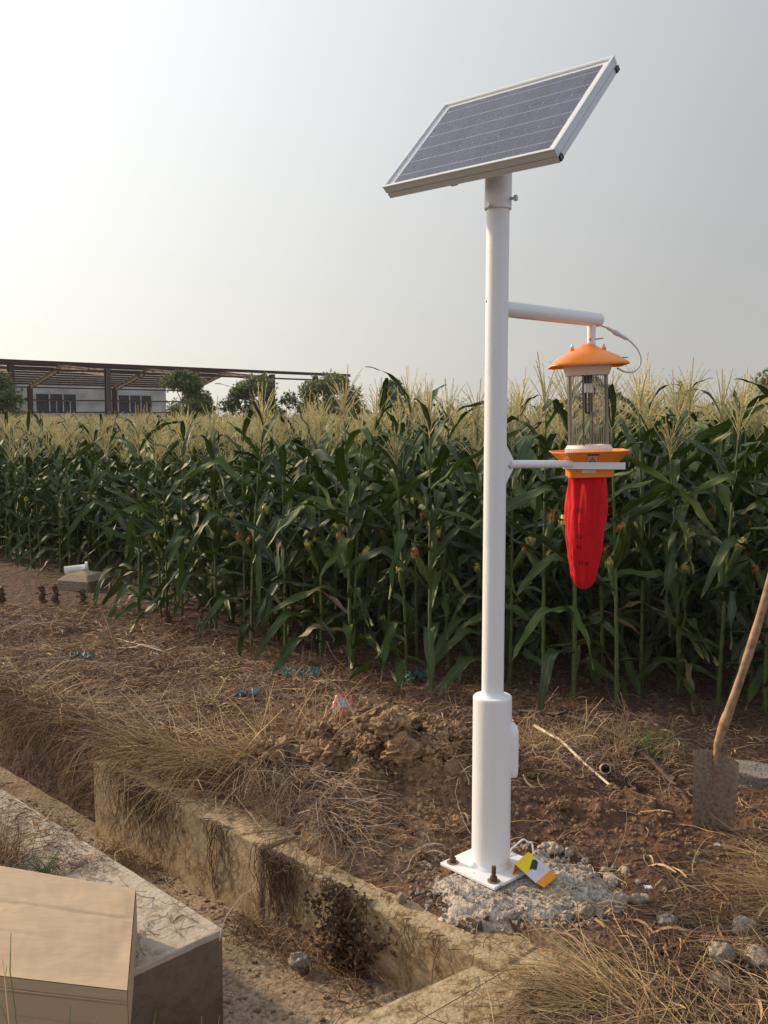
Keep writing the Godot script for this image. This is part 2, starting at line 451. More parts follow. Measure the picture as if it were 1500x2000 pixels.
func build_ditch() -> void:
	var f := func(u, v): return from_uv(u, v)
	# far wall of the ditch, two lengths cast end to end
	var w := thing("ditch_wall", "tan concrete side wall of the ditch below the pole, hung with roots", "wall")
	part("wall_section", slab_mesh([f.call(-0.76, 0.0), f.call(0.60, -0.004), f.call(0.60, 0.2), f.call(-0.76, 0.2)], -0.035, -0.75, .007, .012, .04, 3), M.concrete, w)
	part("wall_section", slab_mesh([f.call(0.604, -0.002), f.call(1.78, 0.0), f.call(1.78, 0.2), f.call(0.604, 0.2)], -0.04, -0.75, .007, .012, .04, 4), M.concrete, w)
	var b := thing("concrete_block", "broad pale concrete bank block between the ditch and the cardboard box", "concrete")
	part("body", slab_mesh([f.call(-5.0, -1.75), f.call(1.002, -1.75), f.call(1.002, -0.489), f.call(-5.0, -0.489)], -0.040, -0.75, .002, .002, .05, 5), M.shaded_concrete, b)  # darker tone carries the shade on the block's front face
	part("top_slab", slab_mesh([f.call(-5.0, -1.752), f.call(1.006, -1.752), f.call(1.006, -0.485), f.call(-5.0, -0.485)], -0.02, -0.041, .004, .004, .05, 5), M.slab, b)  # same concrete without the shade painted on the body
	var e := thing("concrete_ledge", "low concrete ledge closing the ditch at the bottom of the photo, strewn with straw", "concrete")
	part("ledge", slab_mesh([f.call(1.70, -0.02), f.call(1.60, -0.62), f.call(1.45, -2.6), f.call(1.75, -2.6), f.call(1.92, -0.62), f.call(1.98, 0.25), f.call(1.784, 0.25), f.call(1.784, -0.02)], -0.045, -0.75, .012, .016, .05, 6), M.concrete, e)
	# the rough footing poured round the plate
	var mb := MB.new()
	var nz := FastNoiseLite.new(); nz.seed = 9; nz.frequency = 9.0; nz.fractal_octaves = 5; nz.fractal_gain = .6
	var rings := []
	var nr := 44
	for k in 21:
		var t := 1.0 - float(k) / 20.0
		var r := []
		for j in nr:
			var a := TAU * j / nr
			var d := Vector3(cos(a), 0, -sin(a))
			var reach := 0.335 + 0.06 * nz.get_noise_2d(cos(a) * .25, sin(a) * .25) * 2.0 + 0.06 * maxf(0, cos(a + .35)) 
			var q: Vector3 = Vector3(0.475, 0, -3.29) + Vector3(d.x * .96, 0, d.z * .84) * reach * t
			var h := 0.013 + .014 * smoothstep(.3, .8, t) - 0.10 * pow(t, 6.0) + nz.get_noise_2d(q.x * 1.3, q.z * 1.3) * 0.038 * smoothstep(.30, .75, t) + nz.get_noise_2d(q.x * 5, q.z * 5) * .014 * t
			r.append(q + Vector3(0, h, 0))
		rings.append(r)
	mb.loft(rings, true, false, true)
	var ft := thing("concrete_footing", "rough grey crumbling concrete footing under the pole's base plate", "footing")
	part("footing", mb, M.rubble, ft)
	var rng := RandomNumberGenerator.new(); rng.seed = 19
	var bit := MB.new(); bit.blob(Vector3(1, .7, .85), 901, .4, 9, 6, 1.6)
	var bits := []
	for k in 800:
		var a := rng.randf() * TAU; var t := sqrt(rng.randf()) * 1.08
		var q := Vector3(0.475 + cos(a) * .36 * t, 0, -3.29 - sin(a) * .31 * t)
		if (Vector2(q.x - .391, q.z + 3.395).rotated(-.82)).abs().clamp(Vector2.ZERO, Vector2(9, 9)).length() < .19: continue
		var r := rng.randf_range(.003, .010)
		var y := maxf(footing_y(mb, q), gh(q.x, q.z))
		bits.append(Transform3D(Basis.from_euler(Vector3(rng.randf() * 6, rng.randf() * 6, rng.randf() * 6)).scaled(Vector3.ONE * r), q + Vector3(0, y + r * .2, 0)))
	stuff("gravel", bit.faceted().mesh(M.rubble), bits, ft)
func footing_y(mb: MB, q: Vector3) -> float:
	var best := 9.0; var y := -1.0
	for a in mb.p:
		var d := Vector2(a.x - q.x, a.z - q.z).length_squared()
		if d < best: best = d; y = a.y
	return y if best < .0009 else -1.0

# ------------------------------------------------------------------ the pole and what it carries
func build_post() -> void:
	var P := Vector3(0.391, 0.0, -3.395)
	var A := Vector3(0.682, 0, -0.731)           # the way the arms point
	var t := thing("lamp_post", "white painted steel pole with thick lower sleeve, square base plate and side arm", "pole", P)
	var turn := Basis(Vector3.UP, -0.82)
	var mb := MB.new()
	mb.box(Vector3(.262, .012, .262), Transform3D(turn, Vector3(0, .024, 0)), .002)
	part("base_plate", mb, M.white_plain, t)
	for sx in [-1.0, 1.0]:
		for sz in [-1.0, 1.0]:
			var at := turn * Vector3(sx * .098, 0, sz * .098) + Vector3(0, .03, 0)
			mb = MB.new()
			mb.line(Vector3(0, -.04, 0), Vector3(0, .055, 0), .0075, 12)
			for k in 9: mb.lathe(PackedVector2Array([Vector2(.0075, .022 + k * .0036), Vector2(.0086, .0238 + k * .0036), Vector2(.0075, .0256 + k * .0036)]), 10)
			var bolt := part("anchor_bolt", mb, M.rust, t, Transform3D(Basis.IDENTITY, at))
			mb = MB.new(); mb.lathe(PackedVector2Array([Vector2(.0225, 0), Vector2(.0225, .003), Vector2(.006, .0032)]), 24)
			part("washer", mb, M.washer, bolt)
			mb = MB.new(); mb.lathe(PackedVector2Array([Vector2(.0145, .003), Vector2(.0145, .016), Vector2(.012, .018), Vector2(.006, .018)]), 6, Transform3D(Basis(Vector3.UP, sx + sz * .4), Vector3.ZERO))
			part("nut", mb, M.rust, bolt)
	mb = MB.new()
	mb.lathe(PackedVector2Array([Vector2(.0775, .029), Vector2(.0765, .034), Vector2(.0725, .040), Vector2(.0705, .046)]), 40)
	part("weld_bead", mb, M.white_plain, t)
	mb = MB.new()
	mb.lathe(PackedVector2Array([Vector2(.070, .03), Vector2(.070, .2), Vector2(.070, .4), Vector2(.070, .652), Vector2(.0685, .658), Vector2(.066, .660), Vector2(.05, .661), Vector2(.042, .668), Vector2(.0395, .675)]), 48)
	part("sleeve", mb, M.white, t)
	mb = MB.new()      # hatch on the right of the sleeve
	var hatch := []
	for k in 3:
		var r := []
		for j in 24:
			var a := TAU * j / 24
			var q := Vector2(cos(a), sin(a))
			q = Vector2(sign(q.x) * pow(absf(q.x), .45), sign(q.y) * pow(absf(q.y), .45))
			var g: float = [0.0, 0.0, .004][k]
			r.append(Vector3([.03, .084, .088][k], .455 + q.y * (.098 - g), -q.x * (.045 - g)))
		hatch.append(r)
	mb.loft(hatch, true, false, true)
	var door := part("access_hatch", mb, M.white_plain, t, Transform3D(Basis(Vector3.UP, .12), Vector3.ZERO))
	mb = MB.new(); mb.lathe(PackedVector2Array([Vector2(.005, 0), Vector2(.005, .004), Vector2(.001, .005)]), 10, Transform3D(Basis(Vector3.FORWARD, PI / 2), Vector3(.088, .53, 0)))
	part("screw", mb, M.zinc, door)
	mb = MB.new()
	mb.lathe(PackedVector2Array([Vector2(.0395, .66), Vector2(.0395, 1.2), Vector2(.0395, 1.8), Vector2(.0395, 2.40), Vector2(.02, 2.40)]), 40)
	part("pole", mb, M.white, t)
	mb = MB.new()
	mb.lathe(PackedVector2Array([Vector2(.0400, 2.366), Vector2(.0455, 2.366), Vector2(.0465, 2.368), Vector2(.0465, 2.555), Vector2(.0, 2.557)]), 40)
	part("top_collar", mb, M.white, t)
	for q in [[Vector3(-.62, 0, .78), 2.372], [Vector3(.86, 0, .5), 2.398]]:
		mb = MB.new()
		var d: Vector3 = q[0].normalized()
		var y := Vector3(0, q[1], 0)
		mb.line(d * .03 + y, d * .062 + y, .005, 10)
		mb.line(d * .060 + y, d * .070 + y, .0105, 6)
		part("clamp_screw", mb, M.zinc, t)
	mb = MB.new(); mb.blob(Vector3(.0035, .0045, .002), 3, .3, 8, 6)
	part("paint_chip", mb, M.black, t, Transform3D(Basis(Vector3.UP, -1.3), Vector3(-.0375, 2.055, .0125)))
	# upper arm
	mb = MB.new()
	var path := PackedVector3Array(); var rr := PackedFloat32Array()
	for k in [[.0, .028], [.655, .028], [.671, .0275], [.677, .026], [.678, .001]]:
		path.append(A * k[0] + Vector3(0, 2.034 + .012 * k[0], 0)); rr.append(k[1])
	mb.tube(path, rr, 28, false)
	part("upper_arm", mb, M.white, t)
	mb = MB.new()
	mb.line(A * .625 + Vector3(0, 2.03, 0), A * .625 + Vector3(0, 1.925, 0), .0165, 20)
	var drop := part("drop_tube", mb, M.white_plain, t)
	mb = MB.new()
	var s := A * .625 + Vector3(0, 1.962, 0)
	mb.line(s + Vector3(.01, 0, .006), s + Vector3(.043, .004, .018), .0026, 8)
	part("set_screw", mb, M.zinc, drop)
	mb = MB.new()
	var hole := s + Vector3(-.008, -.001, .0140)
	mb.lathe(PackedVector2Array([Vector2(.0035, 0), Vector2(.003, .003), Vector2(.0005, .003)]), 10, Transform3D(Basis(Vector3.RIGHT, PI / 2), hole))
	part("screw_head", mb, M.black, drop)
	# lower bracket: gusset plates, tube, then a flat square frame under the trap's tray
	mb = MB.new()
	var side := Vector3.UP.cross(A).normalized()
	var prof := [[.034, 1.575], [.034, 1.405], [.060, 1.418], [.104, 1.470], [.104, 1.510], [.060, 1.562]]
	for e in [-.003, .003]:
		var c0 := mb.v(A * .06 + Vector3(0, 1.49, 0) + side * e)
		var ids := []
		for q in prof: ids.append(mb.v(A * q[0] + Vector3(0, q[1], 0) + side * e))
		for k in prof.size():
			if e < 0: mb.tri(c0, ids[k], ids[(k + 1) % prof.size()])
			else: mb.tri(c0, ids[(k + 1) % prof.size()], ids[k])
	for k in prof.size():
		var q0 = prof[k]; var q1 = prof[(k + 1) % prof.size()]
		mb.face(A * q0[0] + Vector3(0, q0[1], 0) - side * .003, A * q0[0] + Vector3(0, q0[1], 0) + side * .003, A * q1[0] + Vector3(0, q1[1], 0) + side * .003, A * q1[0] + Vector3(0, q1[1], 0) - side * .003)
	var gus := part("gusset_plate", mb, M.white_plain, t)
	mb = MB.new()    # marker scribble on the gusset
	var sc := [[.050, 1.480], [.054, 1.486], [.060, 1.480], [.058, 1.474], [.064, 1.484], [.070, 1.478], [.066, 1.470], [.072, 1.494], [.076, 1.488], [.070, 1.484], [.078, 1.480]]
	var sp := PackedVector3Array()
	for q in sc: sp.append(A * (q[0] + .022) + Vector3(0, q[1], 0) - side * .0036)
	mb.tube(sp, PackedFloat32Array([.0009]), 4)
	part("handwriting", mb, M.black, gus)
	mb = MB.new()
	mb.line(A * .085 + Vector3(0, 1.490, 0), A * .50 + Vector3(0, 1.476, 0), .0145, 20)
	part("bracket_tube", mb, M.white_plain, t)
	var L := Vector3(0.806, 1.470, -3.84) - P
	mb = MB.new()
	var bx := Basis(Vector3.UP, -.10)
	for q in [[Vector3(.02, 0, .098), Vector3(.235, .027, .006)], [Vector3(.02, 0, -.098), Vector3(.235, .027, .006)], [Vector3(-.0935, 0, 0), Vector3(.006, .026, .190)], [Vector3(.1165, 0, 0), Vector3(.006, .026, .190)]]:
		mb.box(q[1], Transform3D(bx, L + bx * q[0]), .001)
	part("bracket_frame", mb, M.white_plain, t)
	build_panel()
	build_trap(P + A * .625)
	# cable from the arm's end to the trap's hood
	var e0 := P + A * .676 + Vector3(0, 2.034, 0)
	var cb := thing("lamp_cable", "thin grey cable looping from the arm's end to the orange hood", "cable")
	mb = MB.new()
	var pts := [e0 + Vector3(-.01, -.012, .012), e0 + Vector3(.03, -.022, .006), e0 + Vector3(.075, -.045, .004), e0 + Vector3(.12, -.070, .0), e0 + Vector3(.155, -.105, -.0), e0 + Vector3(.172, -.145, 0), e0 + Vector3(.165, -.178, .0), e0 + Vector3(.135, -.198, .02), e0 + Vector3(.095, -.198, .05), e0 + Vector3(.060, -.185, .08)]
	var cv := Curve3D.new()
	for k in pts.size():
		var tg: Vector3 = (pts[mini(k + 1, pts.size() - 1)] - pts[maxi(k - 1, 0)]) / 6.0
		cv.add_point(pts[k], -tg, tg)
	mb.tube(cv.tessellate(4, 2), PackedFloat32Array([.0036]), 8)
	part("cord", mb, M.cable, cb)
	mb = MB.new()
	var c0: Vector3 = pts[1]; var c1: Vector3 = pts[3]
	var dd := (c1 - c0)
	mb.tube(PackedVector3Array([c0, c0 + dd * .1, c0 + dd * .32, c0 + dd * .34, c0 + dd * .55, c0 + dd * .57, c0 + dd * .85, c1]), PackedFloat32Array([.004, .006, .0072, .0105, .0105, .0078, .0072, .004]), 14)
	part("connector", mb, M.cable, cb)

func build_panel() -> void:
	var yaw := 0.754; var tilt := 0.814
	var X := Vector3(cos(yaw), 0, sin(yaw))
	var up := Vector3(sin(yaw), 0, -cos(yaw)) * cos(tilt) + Vector3.UP * sin(tilt)
	var N := up.cross(-X).normalized() * 1.0
	if N.y < 0: N = -N
	var t := thing("solar_panel", "blue grey solar panel in a silver frame tilted on top of the white pole", "solar panel", Vector3(0.373, 2.651, -3.40))
	t.basis = Basis(X, N, X.cross(N))          # local x along the low edge, y out of the glass, z down the slope
	var W := .718; var D := .498
	var beams := func(y: float, h: float, inset: float, wd: float) -> MB:
		var m := MB.new()
		var w2 := W - inset * 2; var d2 := D - inset * 2
		for s in [-1.0, 1.0]:
			m.box(Vector3(w2, h, wd), Transform3D(Basis.IDENTITY, Vector3(0, y, s * (d2 - wd) / 2)), .0012)
			m.box(Vector3(wd, h, d2 - wd * 2 - .0006), Transform3D(Basis.IDENTITY, Vector3(s * (w2 - wd) / 2, y, 0)), .0012)
		return m
	part("frame", beams.call(-.0135, .027, 0.0, .012), M.alu, t)
	part("frame_rim", beams.call(-.0015, .006, -0.0015, .0105), M.alu, t)
	part("support_rail", beams.call(-.0400, .022, .002, .022), M.alu, t)
	part("rail_spacer", beams.call(-.0280, .003, .006, .010), M.post, t)
	var mb := MB.new(); mb.box(Vector3(W - .022, .004, D - .022), Transform3D(Basis.IDENTITY, Vector3(0, -.010, 0)))
	part("backing_sheet", mb, M.backsheet, t)
	for s in [-1.0, 1.0]:
		mb = MB.new(); mb.box(Vector3(.006, .018, .020), Transform3D(Basis.IDENTITY, Vector3(W / 2 + .0012, -.040, s * (D / 2 - .014))), .001)
		part("rail_end_plug", mb, M.black, t)
	var cw := (W - .066) / 12.0; var cd := (D - .05) / 3.0
	var meshes := []
	for k in 4:
		mb = MB.new(); mb.box(Vector3(cw - .0030, .0016, cd - .0030), Transform3D.IDENTITY, .0003)
		meshes.append(mb.mesh(M.cells[k]))
	var rng := RandomNumberGenerator.new(); rng.seed = 4
	for i in 12:
		for j in 3:
			obj("solar_cell", meshes[rng.randi() % 4], t, Transform3D(Basis.IDENTITY, Vector3((i - 5.5) * cw, -.0072, (j - 1) * cd)))
	for j in 3:
		for s in [-1.0, 1.0]:
			mb = MB.new(); mb.box(Vector3(W - .07, .0004, .0013), Transform3D(Basis.IDENTITY, Vector3(0, -.0060, (j - 1) * cd + s * cd * .25)))
			part("busbar", mb, M.busbar, t)
	mb = MB.new(); mb.box(Vector3(W - .0245, .0016, D - .0245), Transform3D(Basis.IDENTITY, Vector3(0, -.0030, 0)))
	part("glass_pane", mb, M.glass, t)
	# bracket beneath: two cross rails and a head plate that sits on the collar
	mb = MB.new()
	for s in [-.09, .09]: mb.box(Vector3(.03, .02, D - .06), Transform3D(Basis.IDENTITY, Vector3(s, -.062, 0)), .002)
	part("cross_rail", mb, M.alu, t)
	mb = MB.new(); mb.box(Vector3(.22, .006, .14), Transform3D(Basis.IDENTITY, Vector3(0.01, -.0755, 0)), .002)
	part("head_plate", mb, M.white_plain, t)

func sq_ring(half: float, y: float, round_: float, n := 32, sag := 0.0) -> Array:    # a rounded square, counter-clockwise from above
	var r := []
	for j in n:
		var a := TAU * (j + .5) / n
		var d := Vector2(cos(a), sin(a))
		var q := lerpf(1.0 / maxf(absf(d.x), absf(d.y)), 1.0, round_)
		r.append(Vector3(d.x * half * q, y - sag * (q - 1.0), -d.y * half * q))
	return r

func build_trap(at: Vector3) -> void:
	var t := thing("insect_trap_lamp", "orange hooded insect trap lamp with wire cage and red cloth bag hanging from arm", "lamp", Vector3(at.x, 1.47, at.z))
	t.basis = Basis(Vector3.UP, -.10) * Basis(Vector3.BACK, .035)
	# heights below are above the bracket at 1.47
	var mb := MB.new()
	mb.loft([sq_ring(.149, .387, .06), sq_ring(.150, .392, .06), sq_ring(.143, .399, .1), sq_ring(.118, .421, .3, 32), sq_ring(.085, .440, .55), sq_ring(.055, .455, .8), sq_ring(.036, .468, 1.0), sq_ring(.022, .476, 1.0), sq_ring(.006, .478, 1.0)], true, false, true)
	mb.loft([sq_ring(.052, .447, .8), sq_ring(.085, .433, .55), sq_ring(.117, .414, .3), sq_ring(.141, .392, .1), sq_ring(.149, .387, .06)].map(func(r): var q = r.duplicate(); q.reverse(); return q))
	var hood := part("hood", mb, M.orange, t)
	for q in [Vector3(-.062, .452, .03), Vector3(.062, .452, .03), Vector3(.03, .456, -.055), Vector3(-.05, .452, -.05)]:
		mb = MB.new(); mb.lathe(PackedVector2Array([Vector2(.0095, -.014), Vector2(.0085, .006), Vector2(.004, .008)]), 12, Transform3D(Basis.IDENTITY, q))
		part("boss", mb, M.orange, hood)
		mb = MB.new(); mb.lathe(PackedVector2Array([Vector2(.0045, .004), Vector2(.0045, .014), Vector2(.003, .018), Vector2(.0005, .019)]), 10, Transform3D(Basis.IDENTITY, q))
		part("dome_nut", mb, M.zinc, hood)
	mb = MB.new(); mb.lathe(PackedVector2Array([Vector2(.02, .352), Vector2(.083, .352), Vector2(.088, .362), Vector2(.094, .382), Vector2(.094, .408), Vector2(.05, .415)]), 36)
	part("upper_ring", mb, M.cream, t)
	# cage
	mb = MB.new(); mb.line(Vector3(0, .078, 0), Vector3(0, .354, 0), .0010, 6)
	var wm := mb.mesh(M.wire)
	for k in 44:
		var a := TAU * k / 44.0
		obj("cage_wire", wm, t, Transform3D(Basis.IDENTITY, Vector3(cos(a) * .078, 0, sin(a) * .078)))
	mb = MB.new(); mb.box(Vector3(.007, .277, .007), Transform3D(Basis.IDENTITY, Vector3(0, .2155, 0)), .001)
	var pm := mb.mesh(M.post)
	for k in 4:
		var a := .35 + TAU * k / 4.0 + PI / 2
		obj("cage_post", pm, t, Transform3D(Basis(Vector3.UP, -a), Vector3(cos(a) * .071, 0, sin(a) * .071)))
	# lamp inside
	mb = MB.new(); mb.lathe(PackedVector2Array([Vector2(.019, .318), Vector2(.019, .34), Vector2(.022, .36)]), 20)
	var bulb := part("bulb_socket", mb, M.black, t)
	mb = MB.new()
	var cr := PackedVector2Array()
	for k in 3: cr.append(Vector2(.0215, .285 + k * .0165))
	mb.lathe(PackedVector2Array([Vector2(.014, .284), Vector2(.0205, .284), Vector2(.0215, .287), Vector2(.0215, .318), Vector2(.019, .320)]), 20)
	part("bulb_collar", mb, M.white_plain, bulb)
	mb = MB.new()
	for s in [-1.0, 1.0]:
		for z in [-.0075, .0075]:
			mb.tube(PackedVector3Array([Vector3(s * .0075, .286, z), Vector3(s * .0075, .212, z), Vector3(s * .005, .205, z), Vector3(0, .203, z)]), PackedFloat32Array([.0055]), 10)
	part("bulb_tube", mb, M.uv_tube, bulb)
	# lower ring with ribs, flared tray, collar
	mb = MB.new(); mb.lathe(PackedVector2Array([Vector2(.091, .045), Vector2(.091, .066), Vector2(.084, .077), Vector2(.06, .079), Vector2(.058, .07)]), 40)
	var ring := part("lower_ring", mb, M.cream, t)
	mb = MB.new()
	for k in 60:
		var a := TAU * k / 60.0
		mb.box(Vector3(.0035, .018, .003), Transform3D(Basis(Vector3.UP, -a), Vector3(cos(a) * .0915, .057, sin(a) * .0915)))
	tag(part("ring_ribs", mb, M.cream, ring), "", "", "", "stuff")
	mb = MB.new()
	mb.flat_loft([octa(.088, -.006, .02), octa(.150, .053, .05), octa(.1495, .0555, .05), octa(.146, .0555, .05), octa(.084, .0, .02)])
	part("tray", mb, M.orange, t)
	mb = MB.new()
	mb.flat_loft([octa(.083, -.048, .006), octa(.086, -.046, .006), octa(.086, -.004, .006), octa(.083, -.002, .006), octa(.06, -.002, .006)])
	mb.flat_loft([octa(.076, -.03, .006), octa(.083, -.048, .006)])
	var col := part("collar", mb, M.orange, t)
	mb = MB.new(); mb.box(Vector3(.054, .013, .003), Transform3D(Basis.IDENTITY, Vector3(-.008, -.022, .0868)), .0006)
	part("catch_plate", mb, M.cream, col)
	# warning label on the front of the tray
	var im := Image.create(64, 64, false, Image.FORMAT_RGB8); im.fill(Color(.80, .66, .62))
	var red := Color(.45, .07, .06)
	im.fill_rect(Rect2i(0, 0, 64, 11), Color(.72, .22, .12))
	for k in 6: im.fill_rect(Rect2i(6 + k * 9, 2, 5, 6), Color(.30, .05, .05))
	for e in [[0, 0, 64, 2], [0, 62, 64, 2], [0, 0, 2, 64], [62, 0, 2, 64], [0, 55, 64, 2]]: im.fill_rect(Rect2i(e[0], e[1], e[2], e[3]), red)
	for y in range(18, 50):
		var hw := (y - 18) * .62
		for x in range(int(32 - hw), int(32 + hw) + 1):
			var edge := absf(absf(x - 32.0) - hw) < 4.0 or y > 45
			if edge: im.set_pixel(x, y, red)
	for q in [[32, 30, 3, 7], [30, 35, 4, 3], [30, 37, 3, 6]]: im.fill_rect(Rect2i(q[0], q[1], q[2], q[3]), red)
	for k in 5: im.fill_rect(Rect2i(8 + k * 10, 58, 6, 3), red)
	var lm := StandardMaterial3D.new(); lm.albedo_texture = ImageTexture.create_from_image(im); lm.roughness = .5
	mb = MB.new()
	var z := func(y: float, x: float) -> Vector3: return Vector3(x, y, lerpf(.088, .150, (y + .006) / .059) + .0012)
	mb.face(z.call(.006, -.022), z.call(.006, .022), z.call(.046, .025), z.call(.046, -.019))
	part("warning_label", mb, lm, t)
	# red bag
	im = Image.create(256, 512, false, Image.FORMAT_RGB8)
	var nz := FastNoiseLite.new(); nz.seed = 3; nz.frequency = .03
	for y in 512:
		for x in 256:
			var w := 1.0 + nz.get_noise_2d(x * 2, y) * .06 + (.04 if (x + y) % 2 else 0.0)
			im.set_pixel(x, y, Color(.80 * w, .015 * w, .085 * w))
	var ink := Color(.30, .015, .04)
	var marks := [[0, 0, 12, 3], [5, -6, 3, 24], [0, 8, 13, 3], [-2, 14, 5, 3], [10, 15, 5, 4], [2, 62, 10, 3], [8, 66, 3, 6], [1, 120, 3, 8], [4, 128, 9, 3], [10, 118, 3, 10], [0, 165, 12, 3], [1, 168, 3, 12], [9, 168, 3, 12], [4, 174, 5, 3],
		[4, 232, 12, 3], [4, 240, 12, 3], [4, 248, 12, 3], [4, 232, 3, 19], [14, 232, 3, 19], [22, 230, 3, 20], [30, 230, 3, 20], [22, 238, 10, 3], [22, 247, 10, 3]]
	for q in marks: im.fill_rect(Rect2i(168 + q[0], 150 + q[1], q[2], q[3]), ink)
	var bm := StandardMaterial3D.new(); bm.albedo_texture = ImageTexture.create_from_image(im); bm.roughness = .85
	bm.backlight_enabled = true; bm.backlight = lin(.12, .003, .006)
	mb = MB.new()
	var wr := FastNoiseLite.new(); wr.seed = 8; wr.frequency = 1.0; wr.fractal_octaves = 4
	var prof := [[.0, .010], [.004, .020], [.012, .029], [.03, .040], [.06, .046], [.10, .054], [.15, .063], [.21, .072], [.27, .078], [.33, .079], [.38, .077], [.42, .074], [.445, .073], [.462, .072]]
	var rings := []
	for k in 49:
		var f := float(k) / 48.0 * .462
		var r := .01
		for i in prof.size() - 1:
			if f >= prof[i][0] and f <= prof[i + 1][0]: r = lerpf(prof[i][1], prof[i + 1][1], (f - prof[i][0]) / (prof[i + 1][0] - prof[i][0]))
		var ring2 := []
		for j in 72:
			var a := TAU * j / 72.0
			var fold := wr.get_noise_3d(cos(a) * 2.2, f * 3.0, sin(a) * 2.2) * .013 + wr.get_noise_3d(cos(a) * 5, f * 2.5, sin(a) * 5) * .0075 + wr.get_noise_3d(cos(a) * 4, f * 30, sin(a) * 4) * .007 * smoothstep(.25, .0, f)
			var seam := exp(-pow((wrapf(a - 4.22, -PI, PI)) / .07, 2)) * -.006
			var rr: float = r + (fold + seam) * smoothstep(.0, .03, f)
			ring2.append(Vector3(cos(a) * rr * 1.0, f - .502 + .003 * sin(a * 2), -sin(a) * rr * .86))
		rings.append(ring2)
	mb.loft(rings, true, true, false)
	for k in mb.uv.size(): mb.uv[k].y = 1.0 - mb.uv[k].y
	part("collection_bag", mb, bm, t, Transform3D(Basis(Vector3.BACK, -.045), Vector3(-.006, 0, 0)))

func octa(half: float, y: float, cut: float) -> Array:
	var h := half; var k := half - cut
	return [Vector3(h, y, k), Vector3(h, y, -k), Vector3(k, y, -h), Vector3(-k, y, -h), Vector3(-h, y, -k), Vector3(-h, y, k), Vector3(-k, y, h), Vector3(k, y, h)]

# ------------------------------------------------------------------ corn
func leaf_mb(L: float, W: float, th0: float, droop: float, kink_s: float, kink_a: float, wave: float, twist: float, sway: float, seed_: int) -> MB:
	var rng := RandomNumberGenerator.new(); rng.seed = seed_
	var N := 16
	var mb := MB.new()
	var at := Vector3(.008, 0, 0)
	var f1 := rng.randf_range(14, 24); var f2 := rng.randf_range(14, 24); var ph := rng.randf() * 6.0
	for k in N + 1:
		var s := float(k) / N
		var th := minf(th0 + droop * pow(s, 1.5) + kink_a * smoothstep(kink_s - .05, kink_s + .05, s), 3.0)
		var d := Vector3(sin(th) * cos(sway * s), cos(th), sin(th) * sin(sway * s))
		if k > 0: at += d * L / N
		var sd := Vector3(-sin(sway * s), 0, cos(sway * s)).rotated(d, twist * pow(s, 1.3))
		var up := sd.cross(d).normalized()
		if k == 0 and up.y < -.2: up = -up
		var w := W * .5 * minf(1.0, .38 + s * 2.4) * sqrt(maxf(0.0, 1.0 - pow(s, 1.7))) + .0012
		var fold := .62 * (1.0 - s) * (1.0 - s) + .12
		for j in 5:
			var q := (j - 2) * .5
			var wv := wave * sin(s * (f1 if q > 0 else f2) + ph) * q * q * smoothstep(0.05, .3, s) * (1.0 - s * .5)
			mb.v(at + sd * q * w + up * (absf(q) * w * fold + wv), Vector2((j / 4.0), 1.0 - s))
	for k in N:
		for j in 4:
			var i := k * 5 + j
			mb.quad(i, i + 1, i + 6, i + 5)
	return mb
func tassel_mb(rng: RandomNumberGenerator, spike: bool) -> MB:
	var mb := MB.new()
	var rods := []
	if spike:
		rods.append([Vector3.ZERO, Vector3(rng.randf_range(-.12, .12), 1, rng.randf_range(-.12, .12)).normalized(), rng.randf_range(.34, .44), 0.0, .0048])
	else:
		var n := rng.randi_range(15, 22)
		for k in n:
			var a := k * 2.4 + rng.randf_range(-.4, .4)
			var th := rng.randf_range(.22, .85) * (1.0 - .35 * k / n)
			rods.append([Vector3(0, .02 + .12 * k / n, 0), Vector3(sin(th) * cos(a), cos(th), sin(th) * sin(a)), rng.randf_range(.17, .26), rng.randf_range(-.05, .35), .0028])
	for r in rods:
		var d: Vector3 = r[1]
		var flat := Vector3(d.x, 0, d.z).normalized() if Vector2(d.x, d.z).length() > .01 else Vector3.RIGHT
		var q: Vector3 = r[0]
		var path := PackedVector3Array(); var rad := PackedFloat32Array()
		var n := 7
		for k in n + 1:
			path.append(q); rad.append(r[4] * (1.0 - .55 * k / n) * (.55 if k == 0 else 1.0))
			d = (d + (flat * .16 - Vector3(0, .12, 0)) * r[3]).normalized()
			q += d * r[2] / n
		mb.tube(path, rad, 3, false)
		var cnt := 34 if not spike else 70
		for k in cnt:
			var f := .12 + .86 * k / cnt
			var seg := mini(int(f * n), n - 1)
			var c := path[seg].lerp(path[seg + 1], f * n - seg)
			var ax := (path[seg + 1] - path[seg]).normalized()
			var out := ax.cross(Vector3(rng.randf_range(-1, 1), rng.randf_range(-1, 1), rng.randf_range(-1, 1))).normalized()
			var wd := ax.cross(out) * .0019
			var tip := c + ax * .011 + out * (.0064 if not spike else .0075)
			mb.quad(mb.v(c - ax * .001), mb.v((c + tip) * .5 + wd), mb.v(tip), mb.v((c + tip) * .5 - wd))
	return mb
var leaf_lib := {"up": [], "mid": [], "low": []}
var stalk_mbs := []
var tassel_mbs := []
var spike_mbs := []
var ear_mb: MB
var silk_mbs := []
var recipes := []
